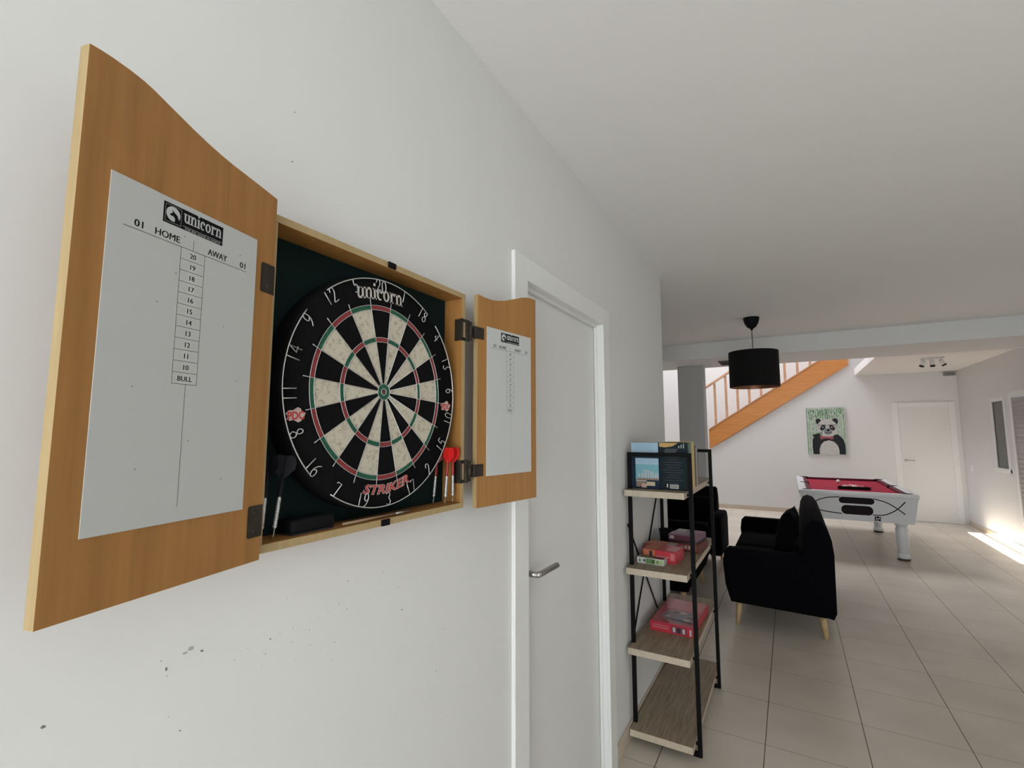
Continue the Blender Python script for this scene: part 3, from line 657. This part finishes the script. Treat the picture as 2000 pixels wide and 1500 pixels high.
def dr_green(p, sx, sy, s):
    FRONT(p, sx, sy, s, -.95, .12, -.35, .9, 0); FRONT(p, sx, sy, s, -.35, .12, .35, .9, 1); FRONT(p, sx, sy, s, .35, .2, .95, .85, 2)
    for k in range(5): FRONT(p, sx, sy, s, -.85+k*.33, .25+.1*(k % 2), -.72+k*.33, .75, 3 if k % 2 else 1, .0018)
    TOP(p, sx, sy, s, -.9, -.8, .9, .85, 4); TOP(p, sx, sy, s, -.7, -.5, .1, .4, 1, .0005)
gamebox('small white and green game box at the front edge of the second board', (.108, 1.818, z2), (.134, .050, .030), -.06, [WG, WG, WG, GG, mat('game_lime', (.36, .46, .22), .4), DKG, BRN], dr_green)
def dr_red(p, sx, sy, s):
    TOP(p, sx, sy, s, -.97, -.95, .97, .95, 0); TOP(p, sx, sy, s, -.9, -.9, -.2, .9, 1, .0005); TOP(p, sx, sy, s, .3, -.7, .95, .9, 2, .0005)
    FRONT(p, sx, sy, s, -.98, .35, -.25, .97, 1); FRONT(p, sx, sy, s, -.6, .38, -.4, .9, 4, .0018); FRONT(p, sx, sy, s, .70, .3, .95, .85, 2); FRONT(p, sx, sy, s, -.2, .45, .60, .55, 3)
gamebox('red game box with orange print behind the small green and white box', (.142, 1.925, z2), (.165, .140, .058), -.10, [RG, RG, RG, ORG, RG2, mat('game_rose', (.6, .3, .28), .4), DKG], dr_red)
def dr_or(p, sx, sy, s):
    TOP(p, sx, sy, s, -.95, -.9, .3, .9, 0); TOP(p, sx, sy, s, .35, -.8, .9, .8, 1); FRONT(p, sx, sy, s, -.9, .3, .2, .9, 0); TOP(p, sx, sy, s, -.6, -.5, .0, .3, 2, .0005)
gamebox('flat dark red game box between the front red box and the stacked pair', (.108, 2.068, z2), (.165, .110, .050), -.12, [RG, mat('game_darkred', (.26, .03, .03), .4), ORG, PALEG, RG2], dr_or)
def dr_br(p, sx, sy, s):
    FRONT(p, sx, sy, s, -.9, .25, .8, .8, 0)
    for k in range(6): FRONT(p, sx, sy, s, -.8+k*.26, .35, -.66+k*.26, .7, 1, .0018)
gamebox('dark brown game box under the purple one at the back of the second board', (.215, 2.245, z2), (.155, .190, .046), -.08, [BRN, BRN, mat('game_rust', (.28, .07, .05), .4), PALEG], dr_br)
def dr_logo(p, sx, sy, s):
    TOP(p, sx, sy, s, -.97, -.95, .97, .95, 0); TOP(p, sx, sy, s, -.9, .1, -.2, .9, 1, .0005); TOP(p, sx, sy, s, .1, .3, .95, .9, 2, .0005)
    put_text(p, 'LOGO', .022, lambda a, b, d: (a, b-.045, s+.0012), 1, bold=.0012, width=.080)
    FRONT(p, sx, sy, s, -.95, .3, .95, .9, 3); FRONT(p, sx, sy, s, -.9, .4, -.6, .8, 1, .0018)
gamebox('purple and grey game box lying on top of the dark brown one', (.208, 2.235, z2+.0470), (.150, .180, .042), -.14, [DKG, PUR, PUR, PALEG, mat('game_mauve', (.22, .12, .18), .4), mat('game_maroon', (.10, .025, .04), .4)], dr_logo)
cupm = thing('pen_pot', 'black round pot standing at the wall side of the second board', 'pot', (.066, 2.345, z2))
MB().lathe([(.0001, .0), (.030, 0), (.0345, .004), (.040, .072), (.041, .075), (.038, .075), (.034, .01), (.0001, .008)], (.066, 2.345, z2), 28, cap=False).build('pot_body', BLACK, cupm)
MB().lathe([(.042, .068), (.043, .070), (.043, .076), (.041, .0765)], (.066, 2.345, z2), 28, cap=False).build('rim', BLACK, cupm)
# ---- large red game on the third board
z3 = SZ[1]+.0005
def dr_big(p, sx, sy, s):
    TOP(p, sx, sy, s, -.97, -.97, .97, .97, 0)
    TOP(p, sx, sy, s, -.7, .15, .95, .95, 1, .0004)
    def disc(cx, cy, r, mi, d, n=32, rx=1): p.face([(cx+r*rx*math.cos(2*PI*k/n), cy+r*math.sin(2*PI*k/n), s+d) for k in range(n)], mi)
    cx, cy = .014, -.075
    disc(cx, cy, .0900, 2, .0006, rx=1, n=40); disc(cx, cy, .086, 3, .0008); disc(cx, cy, .083, 4, .0010)
    for k in range(9):
        a = 2*PI*k/9; disc(cx+.058*math.cos(a), cy+.058*math.sin(a), .017, (3, 5, 2)[k % 3], .0012, 12)
    disc(cx, cy, .030, 5, .0012)
    for k in range(5):
        a = .4+2*PI*k/5; p.face([(cx+.026*math.cos(a+q_), cy+.026*math.sin(a+q_), s+.0014) for q_ in (-.08, .08)]+[(cx+.078*math.cos(a+q_), cy+.078*math.sin(a+q_), s+.0014) for q_ in (.03, -.03)], 2)
    p.face([(cx-.03, cy-.062, s+.0016), (cx+.08, cy-.078, s+.0016), (cx+.082, cy-.062, s+.0016), (cx-.02, cy-.050, s+.0016)], 6)
    for z0_, z1_ in ((.62, .72), (.38, .50)): FRONT(p, sx, sy, s, -.88, z0_, -.12, z1_, 1)
    FRONT(p, sx, sy, s, .02, .18, .70, .82, 3)
    for k in range(3): FRONT(p, sx, sy, s, .08+k*.22, .25, .20+k*.22, .72, 2 if k != 1 else 6, .0018)
    FRONT(p, sx, sy, s, .84, .15, .94, .8, 2)
gamebox('large glossy red game box with a round grey emblem alone on the third board', (.172, 2.145, z3), (.215, .400, .048), -.04, [RG, mat('game_bigred', (.47, .03, .055), .3), mat('game_bigred_top', (.40, .045, .065), .28), mat('game_salmon', (.52, .16, .17), .35), mat('game_pale_line', (.52, .42, .42), .35), mat('game_plum', (.13, .05, .08), .35), mat('game_greymauve', (.25, .16, .19), .35), mat('game_grey', (.20, .20, .22), .35), DKG], dr_big)

# ------------------------------------------------------------------ black sofas and armchair (local frame: front faces -X, length along Y)
def soft(lo, hi, r, seg=5): return MB().box(lo, hi, bev=r, seg=seg, smooth=True)
def make_sofa(label, loc, W, L_, rotz=0, name='sofa', cushions=2, cat='sofa', backs=True, inset=0.004, armh=0):
    t = thing(name, label, cat, loc, local=True, rot=(0, 0, rotz))
    hL = L_/2; zb = .175
    arm = [(0.035, zb), (W-.06, zb-.015), (W-.05, .50), (W-.12, .575), (.03, .575), (-.0, .545), (-.012, .46), (.0, .30)]
    for s_ in (-1, 1):
        y0_, y1_ = (-hL, -hL+.13) if s_ < 0 else (hL-.13, hL)
        a = MB().prism(arm, lambda p, q_, d: (p, d, q_), y0_, y1_, bev=.028, seg=4, smooth=True); a.build('armrest', SOFA, t)
    bk = [(W-.22, .20), (W-.02, zb-.02), (W, .20), (W+.005, .60), (W-.005, .70), (W-.025, .775), (W-.06, .822), (W-.10, .835), (W-.14, .82), (W-.165, .77), (W-.18, .68)]
    MB().prism(bk, lambda p, q_, d: (p, d, q_), -hL+inset, hL-inset, bev=.022, seg=4, smooth=True).build('backrest', SOFA, t)
    soft((.02, -hL+.11, zb+.005), (W-.12, hL-.11, .30), .03).build('seat_base', SOFA, t)
    n = cushions; cw = (L_-.24)/n
    for k in range(n): soft((-.005, -hL+.12+k*cw+.003, .30), (W-.19, -hL+.12+(k+1)*cw-.003, .445), .045).build('seat_cushion', SOFA, t)
    for k in range(n if backs else 0):
        X = Matrix.Translation((W-.225, 0, .57)) @ Matrix.Rotation(-.18, 4, 'Y')
        m_ = MB().box((-.05, -hL+.135+k*cw, -.15), (.05, -hL+.12+(k+1)*cw-.015, .16), bev=.04, seg=5, xf=X, smooth=True); m_.build('back_cushion', SOFA, t)
    for sx_ in (.09, W-.09):
        for sy_ in (-hL+.10, hL-.10):
            dx = -.02 if sx_ < W/2 else .02; dy = -.02 if sy_ < 0 else .02
            part_label(MB().tube([(sx_+dx, sy_+dy, 0), (sx_, sy_, zb+.01)], [.015, .026], 16).build('leg', LEGW, t), 'pale tapered wooden leg')
    return t
make_sofa('black two-seat sofa with pale wooden legs, side on between the shelf and the pool table', (.252, 4.30, 0), .715, 1.70, backs=False)
cu = thing('throw_cushion', 'square black throw cushion standing on the sofa against its backrest', 'cushion', (.630, 3.83, .455), local=True, rot=(0, .24, -.10))
t_ = bmesh.new(); N = 14
grid = {}
def pill(i, j, sgn):
    u_ = -1+2*i/N; v_ = -1+2*j/N; th = .065*(max(0, (1-u_**4)*(1-v_**4)))**.5
    r_ = 1-.07*(1-abs(u_))*abs(v_)-.07*(1-abs(v_))*abs(u_)
    return (sgn*th, u_*.20*r_, .21+v_*.20*r_)
for sgn in (-1, 1):
    for i in range(N+1):
        for j in range(N+1):
            edge = i in (0, N) or j in (0, N)
            if edge and sgn == 1: grid[(1, i, j)] = grid[(-1, i, j)]
            else: grid[(sgn, i, j)] = t_.verts.new(pill(i, j, sgn))
    for i in range(N):
        for j in range(N):
            t_.faces.new([grid[(sgn, i, j)], grid[(sgn, i+1, j)], grid[(sgn, i+1, j+1)], grid[(sgn, i, j+1)]])
c_ = MB(); c_.merge(t_, 0, None, True); c_.build('cushion_body', SOFA, cu)
c_ = MB(); c_.tube([(0, grid_[0], grid_[1]) for grid_ in [(pill(i, 0, 1)[1], pill(i, 0, 1)[2]) for i in range(N+1)]+[(pill(N, j, 1)[1], pill(N, j, 1)[2]) for j in range(1, N+1)]+[(pill(N-i, N, 1)[1], pill(N-i, N, 1)[2]) for i in range(1, N+1)]+[(pill(0, N-j, 1)[1], pill(0, N-j, 1)[2]) for j in range(1, N)]], .004, 6, closed=True)
c_.build('piping', SOFA, cu)
make_sofa('black sofa half hidden behind the shelf unit, its side level with the near sofa', (0.0, 4.02, 0), .715, 1.05, PI, cushions=1)
make_sofa('black armchair facing the camera behind the shelf unit', (-.42, 4.86, 0), .72, .98, PI/2+.0, name='armchair', cushions=1, cat='armchair', inset=.10)

# ------------------------------------------------------------------ pendant lamp
lc = (.476, 4.40)
lp = thing('pendant_lamp', 'black fabric drum pendant lamp hanging from the ceiling on a thin cord', 'lamp', (*lc, ZC))
MB().lathe([(.0001, 0), (.070, -.001), (.069, -.02), (.060, -.055), (.040, -.09), (.014, -.108), (.008, -.122), (.0001, -.122)], (*lc, ZC), 32, cap=False).build('ceiling_cup', BLACK, lp)
MB().tube([(*lc, ZC-.12), (*lc, 2.16)], .003, 8).build('cord', BLACK, lp)
LSH = mat('black_lampshade', (.006, .006, .006), .9, bump=.5, bscale=500, spec=.2); LIN = mat('copper_lining', (.35, .17, .09), .35, metal=.6)
shd = MB().lathe([(.216, 1.893), (.216, 2.232)], (*lc, 0), 64, cap=False, mi=0).lathe([(.2125, 2.232), (.2125, 1.893)], (*lc, 0), 64, cap=False, mi=1)
shd.lathe([(.216, 1.893), (.2125, 1.893)], (*lc, 0), 64, cap=False).lathe([(.2125, 2.232), (.216, 2.232)], (*lc, 0), 64, cap=False)
lso = shd.build('lamp_shade', [LSH, LIN], lp, normals=False)
fr = MB().tube([(lc[0]+.212*math.cos(k*PI/24), lc[1]+.212*math.sin(k*PI/24), 2.228) for k in range(48)], .002, 6, closed=True)
for k in range(3):
    a = k*2*PI/3+.4; fr.tube([(lc[0]+.02*math.cos(a), lc[1]+.02*math.sin(a), 2.17), (lc[0]+.06*math.cos(a), lc[1]+.06*math.sin(a), 2.21), (lc[0]+.212*math.cos(a), lc[1]+.212*math.sin(a), 2.228)], .002, 6)
fr.lathe([(.012, 2.165), (.022, 2.165), (.022, 2.175), (.012, 2.175)], (*lc, 0), 16, cap=False).build('shade_frame', BLACKM, lp)
MB().lathe([(.0001, 2.20), (.018, 2.20), (.021, 2.12), (.0001, 2.12)], (*lc, 0), 20, cap=False).build('bulb_socket', BLACK, lp)
MB().lathe([(.013, 2.12), (.016, 2.10), (.030, 2.07), (.030, 2.05), (.018, 2.028), (.0001, 2.022)], (*lc, 0), 20, cap=False).build('bulb', mat('bulb_glass', (.7, .68, .62), .2), lp)

# ------------------------------------------------------------------ triple spotlight under the far ceiling
sp = thing('ceiling_spotlight', 'white bar with three small swivelling spots under the far ceiling', 'ceiling light', (2.47, 7.75, ZF))
MB().box((2.345, 7.735, ZF-.022), (2.60, 7.775, ZF), bev=.004).build('ceiling_bar', WHITE, sp)
for xx, ax in ((2.385, (-.45, -.15, -1)), (2.47, (0, -.25, -1)), (2.56, (.5, -.2, -1))):
    A = Vector((xx, 7.755, ZF-.045)); q = Vector(ax).normalized().to_track_quat('Z', 'Y').to_matrix().to_4x4(); X = Matrix.Translation(A) @ q
    hd = MB().lathe([(.0001, -.01), (.024, -.008), (.028, .0), (.028, .078), (.0255, .08), (.024, .062)], seg=24, xf=X, cap=False).tube([(xx, 7.755, ZF-.018), (xx, 7.755, ZF-.05)], .006, 8)
    ho = hd.build('spot_head', WHITE, sp)
    part_label(MB().lathe([(.0285, .066), (.0285, .0795), (.0001, .079)], seg=24, xf=X, cap=False).build('lens_ring', BLACK, ho), 'black front rim')

# ------------------------------------------------------------------ panda canvas
cvx0, cvx1, cvz0, cvz1 = 1.025, 1.62, 1.075, 1.925
cv = thing('canvas_picture', 'canvas picture of a panda in glasses before green bamboo on the far wall', 'picture', ((cvx0+cvx1)/2, YW, cvz0))
MB().box((cvx0, YW-.030, cvz0), (cvx1, YW-.001, cvz1), bev=.002).build('canvas', mat('canvas_edge', (.50, .52, .48), .8), cv)
W_, H_ = cvx1-cvx0, cvz1-cvz0
pp = MB()
def PV(u_, v_, d=0): return (cvx0+u_*W_, YW-.0305-d, cvz0+v_*H_)
def ell(cx, cy, rx, ry, mi, d, n=28, rot=0): 
    pp.face([PV(cx+rx*math.cos(2*PI*k/n)*math.cos(rot)-ry*math.sin(2*PI*k/n)*math.sin(rot), cy+(rx*math.cos(2*PI*k/n)*math.sin(rot)+ry*math.sin(2*PI*k/n)*math.cos(rot)), d) for k in range(n)], mi)
def poly(pts, mi, d): pp.face([PV(a, b, d) for a, b in pts], mi)
poly([(0, 0), (1, 0), (1, 1), (0, 1)], 0, 0)
rn = random.Random(3)
for k in range(17):
    x_ = .01+k*.059+rn.uniform(-.012, .012); w_ = rn.choice((.007, .011, .018)); poly([(x_, 0), (min(.995, x_+w_), 0), (min(.998, x_+w_*1.1), .97), (x_+.002, .97)], rn.choice((1, 2, 5)), .0003+.00001*k)
for k in range(150):
    x_ = rn.uniform(.03, .97); y_ = rn.choice((rn.uniform(.80, .98), rn.uniform(.88, .98), rn.uniform(.5, .98))); a = rn.uniform(-2.6, -.5); l_ = rn.uniform(.05, .12); w_ = .010
    dx, dy = math.cos(a)*l_, math.sin(a)*l_*W_/H_; nx, ny = -math.sin(a)*w_, math.cos(a)*w_*W_/H_
    q_ = [(x_, y_), (x_+dx*.4+nx, y_+dy*.4+ny), (x_+dx, y_+dy), (x_+dx*.4-nx, y_+dy*.4-ny)]
    if all(.005 < a_ < .995 and .005 < b_ < .995 for a_, b_ in q_): poly(q_, rn.choice((1, 1, 2, 5)), .0005+.000004*k)
BK, WH, GY = 3, 4, 6
poly([(.14,.005), (.12,.15), (.13,.30), (.20,.42), (.34,.42), (.62,.42), (.80,.42), (.92,.32), (.96,.18), (.95,.005)], BK, .0014)          # coat and arms
ell(.56, .13, .24, .19, WH, .0017) if False else poly([(.30,.005), (.30,.10), (.34,.20), (.42,.27), (.55,.30), (.68,.27), (.77,.19), (.80,.10), (.80,.005)], WH, .0017)
ell(.31, .70, .07, .062, BK, .0014); ell(.74, .70, .075, .065, BK, .0014)                                                    # ears
ell(.53, .555, .265, .190, WH, .0018)                                                                                       # head
ell(.415, .565, .075, .050, BK, .0021, rot=.6); ell(.655, .565, .075, .050, BK, .0021, rot=-.6)                              # eye patches
ell(.42, .575, .016, .014, WH, .0024, 10); ell(.645, .575, .016, .014, WH, .0024, 10)
ell(.545, .485, .105, .068, GY, .0022); ell(.55, .515, .040, .024, BK, .0025); poly([(.46,.455), (.55,.475), (.64,.455), (.63,.445), (.55,.462), (.47,.445)], BK, .0026)
for cx in (.405, .66):                                                                                                       # glasses
    for a_ in ((cx-.105, .618, cx+.105, .630), (cx-.085, .535, cx+.085, .542)): poly([(a_[0], a_[1]), (a_[2], a_[1]), (a_[2], a_[3]), (a_[0], a_[3])], BK, .0028)
    for sx_ in (-1, 1): poly([(cx+sx_*.105, .625), (cx+sx_*.085, .538), (cx+sx_*.078, .538), (cx+sx_*.096, .625)], BK, .0028)
poly([(.34,.40), (.45,.375), (.44,.345), (.36,.31), (.33,.355)], 7, .0030); poly([(.66,.39), (.53,.375), (.53,.345), (.63,.31), (.68,.355)], 7, .0030); ell(.49, .36, .045, .028, 7, .0032)  # bow tie
ell(.29, .425, .12, .042, GY, .0028, rot=.25); ell(.24, .41, .10, .040, BK, .0031, rot=.1); poly([(.16,.43), (.42,.50), (.43,.485), (.17,.415)], 2, .0034)      # paw with a bamboo stick
pp.build('painted_print', [mat('pic_pale_green', (.50, .56, .50), .8, var=.22, vscale=14), mat('pic_green', (.10, .28, .12), .8), mat('pic_mid_green', (.20, .40, .20), .8), mat('pic_black', (.012, .012, .018), .8), mat('pic_white', (.55, .54, .52), .8, var=.12, vscale=30), mat('pic_dark_green', (.04, .14, .06), .8), mat('pic_grey', (.24, .24, .25), .8), mat('pic_rose', (.35, .10, .12), .8)], cv, normals=False)

# ------------------------------------------------------------------ pool table
px0, px1, py0, py1, pz = .805, 1.975, 6.35, 8.55, .765
pt = thing('pool_table', 'white pool table with a red cloth and black fish-shaped line on its end', 'pool table', ((px0+px1)/2, (py0+py1)/2, 0))
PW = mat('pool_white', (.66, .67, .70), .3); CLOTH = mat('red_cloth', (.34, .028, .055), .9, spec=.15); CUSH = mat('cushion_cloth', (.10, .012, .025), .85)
b_ = MB(); ti = .055
vs = [(px0+.01, py0+.012, pz-.045), (px1-.01, py0+.012, pz-.045), (px1-.01, py1-.012, pz-.045), (px0+.01, py1-.012, pz-.045), (px0+ti, py0+ti, .425), (px1-ti, py0+ti, .425), (px1-ti, py1-ti, .425), (px0+ti, py1-ti, .425)]
b_._add(vs, [(0,1,2,3), (7,6,5,4), (0,4,5,1), (1,5,6,2), (2,6,7,3), (3,7,4,0)]); b_.build('table_body', PW, pt)
rwid = .088
rl = MB()
rl.box((px0, py0, pz-.05), (px1, py0+rwid, pz), bev=.010, seg=3).box((px0, py1-rwid, pz-.05), (px1, py1, pz), bev=.010, seg=3)
rl.box((px0, py0+rwid-.01, pz-.05), (px0+rwid, py1-rwid+.01, pz-.0005), bev=.008, seg=3).box((px1-rwid, py0+rwid-.01, pz-.05), (px1, py1-rwid+.01, pz-.0005), bev=.008, seg=3)
rl.build('rail', PW, pt)
bed = pz-.035
MB().box((px0+.09, py0+.09, pz-.05), (px1-.09, py1-.09, bed)).build('playing_bed', CLOTH, pt)
a_, c_2 = rwid, .045
ym = (py0+py1)/2
def cush(p0, p1, inward, name='cushion'):
    p0 = Vector((*p0, 0)); p1 = Vector((*p1, 0)); i_ = Vector((*inward, 0)); d_ = (p1-p0).normalized(); o_ = []
    for p, k in ((p0, 1), (p1, -1)):
        o_.append([(p+Vector((0, 0, z_))+i_*w_+d_*k*w_*.8) for w_, z_ in ((0, bed), (0, pz-.002), (.035, pz-.004), (.045, pz-.012), (.036, bed))])
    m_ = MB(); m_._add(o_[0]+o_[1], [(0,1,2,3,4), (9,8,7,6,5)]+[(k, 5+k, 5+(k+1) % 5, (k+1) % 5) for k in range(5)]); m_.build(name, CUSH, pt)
c_ = .055
cush((px0+a_+c_, py0+a_), (px1-a_-c_, py0+a_), (0, 1)); cush((px0+a_+c_, py1-a_), (px1-a_-c_, py1-a_), (0, -1))
for ya, yb in ((py0+a_+c_, ym-.05), (ym+.05, py1-a_-c_)):
    cush((px0+a_, ya), (px0+a_, yb), (1, 0)); cush((px1-a_, ya), (px1-a_, yb), (-1, 0))
for (x_, y_) in ((px0+.095, py0+.095), (px1-.095, py0+.095), (px0+.095, py1-.095), (px1-.095, py1-.095), (px0+.085, ym), (px1-.085, ym)):
    MB().lathe([(.0001, pz+.0012), (.050, pz+.0012), (.058, pz+.0002), (.058, pz-.03), (.0001, pz-.03)], (x_, y_, 0), 28, cap=False).build('pocket', BLACK, pt)
def leg(x_, y_):
    m_ = MB().lathe([(.064, .425), (.064, .395), (.054, .385), (.050, .375), (.060, .360), (.062, .345), (.058, .30), (.062, .27), (.060, .24), (.055, .15), (.049, .09), (.047, .075), (.060, .055), (.063, .04), (.058, .022)], (x_, y_, 0), 28)
    lo_ = m_.build('leg', PW, pt); part_label(MB().lathe([(.060, 0), (.062, .010), (.048, .024), (.02, .03)], (x_, y_, 0), 24).build('levelling_foot', mat('foot_brown', (.04, .02, .018), .5), lo_), 'dark round foot')
for x_ in (px0+.15, px1-.16):
    for y_ in (py0+.17, py1-.20): leg(x_, y_)
# end face graphics follow the sloping board
def EF(x_, z_, d=.0): 
    t = (pz-.045-z_)/(pz-.045-.425); return (x_, py0+.012+t*(ti-.012)-.0012-d, z_)
eg = MB()
def stad(x0, x1, z0_, z1_, r, mi, d):
    pts = []
    for cx, cz, a0 in ((x1-r, z1_-r, 0), (x0+r, z1_-r, 90), (x0+r, z0_+r, 180), (x1-r, z0_+r, 270)):
        for k in range(7): a = math.radians(a0+15*k); pts.append((cx+r*math.cos(a), cz+r*math.sin(a)))
    eg.face([EF(a, b, d) for a, b in pts], mi)
DKP = mat('dark_plum_panel', (.010, .004, .008), .5, spec=.15)
stad(1.215, 1.56, .625, .700, .036, 0, .0); stad(1.235, 1.545, .496, .605, .050, 0, .0)
def line(pts, w_=.011):
    pts = smooth_path(pts, 6)
    for i in range(len(pts)-1):
        a = Vector(pts[i]); b = Vector(pts[i+1]); n = Vector((-(b-a).y, (b-a).x)).normalized()*w_/2
        eg.face([EF(*(a-n), .0006), EF(*(b-n), .0006), EF(*(b+n), .0006), EF(*(a+n), .0006)], 0)
line([(.93, .58), (1.00, .645), (1.10, .683), (1.225, .697)]); line([(.93, .58), (.99, .535), (1.10, .512), (1.24, .50)])
line([(1.55, .695), (1.66, .665), (1.75, .61), (1.84, .535)]); line([(1.54, .505), (1.65, .515), (1.76, .58), (1.845, .678)])
part_label(eg.build('end_panel_graphic', DKP, pt, normals=False), 'black ovals and crossing curved lines')
em = MB()
for (x0_, z0_, x1_, z1_) in ((1.555, .435, 1.567, .492), (1.572, .470, 1.60, .492), (1.572, .440, 1.585, .462), (1.588, .440, 1.612, .462), (1.604, .466, 1.614, .49), (1.555, .480, 1.575, .486)):
    em.face([EF(x0_, z0_), EF(x1_, z0_), EF(x1_, z1_), EF(x0_, z1_)])
em.build('maker_emblem', PRINT, pt, normals=False)
# balls in the rack
rb = .0255; rz = bed+rb
tc_ = Vector((1.430, 7.12)); sp_ = rb*2.02; rows = []
for r_ in range(5):
    for k in range(r_+1): rows.append((tc_.x+(k-r_/2)*sp_, tc_.y+.09-r_*sp_*.866))
BALL = [mat('ball_red', (.55, .10, .12), .15), mat('ball_cream', (.72, .60, .52), .15)]
bproto = None
for n_, (x_, y_) in enumerate(rows):
    t = bmesh.new(); bmesh.ops.create_uvsphere(t, u_segments=20, v_segments=12, radius=rb)
    m_ = MB(); m_.merge(t, 0, Matrix.Translation((0, 0, 0)), True); o = m_.build('pool_ball', BALL[1 if n_ in (1, 4, 6, 8, 10, 12) else 0]); o.location = (x_, y_, rz)
    tag(o, 'cream pool ball inside the black triangle' if n_ in (1, 4, 6, 8, 10, 12) else 'red pool ball inside the black triangle', 'ball', 'cream balls racked in the triangle' if n_ in (1, 4, 6, 8, 10, 12) else 'red balls racked in the triangle')
t = bmesh.new(); bmesh.ops.create_uvsphere(t, u_segments=20, v_segments=12, radius=rb)
m_ = MB(); m_.merge(t, 0, None, True); o = m_.build('cue_ball', mat('ball_white', (.80, .74, .70), .15)); o.location = (1.325, 7.90, rz); tag(o, 'white cue ball alone beyond the black triangle on the red cloth', 'ball')
tr = MB(); apx = [(tc_.x, tc_.y+.09+.075), (tc_.x-.168, tc_.y-.09-rb-.022), (tc_.x+.168, tc_.y-.09-rb-.022)]
def tri_off(s_): c0 = sum(p[0] for p in apx)/3; c1 = sum(p[1] for p in apx)/3; return [(c0+(p[0]-c0)*s_, c1+(p[1]-c1)*s_) for p in apx]
A_ = tri_off(1.05); B_ = tri_off(.95)
for i in range(3):
    j = (i+1) % 3
    tr.prism([A_[i], A_[j], B_[j], B_[i]], lambda a, b, d: (a, b, d), bed+.001, bed+.040)
tag(tr.build('ball_rack', BLACK), 'black triangular rack around the balls on the red cloth', 'ball rack')

for o in bpy.data.objects:
    if '_o' in o: del o['_o']
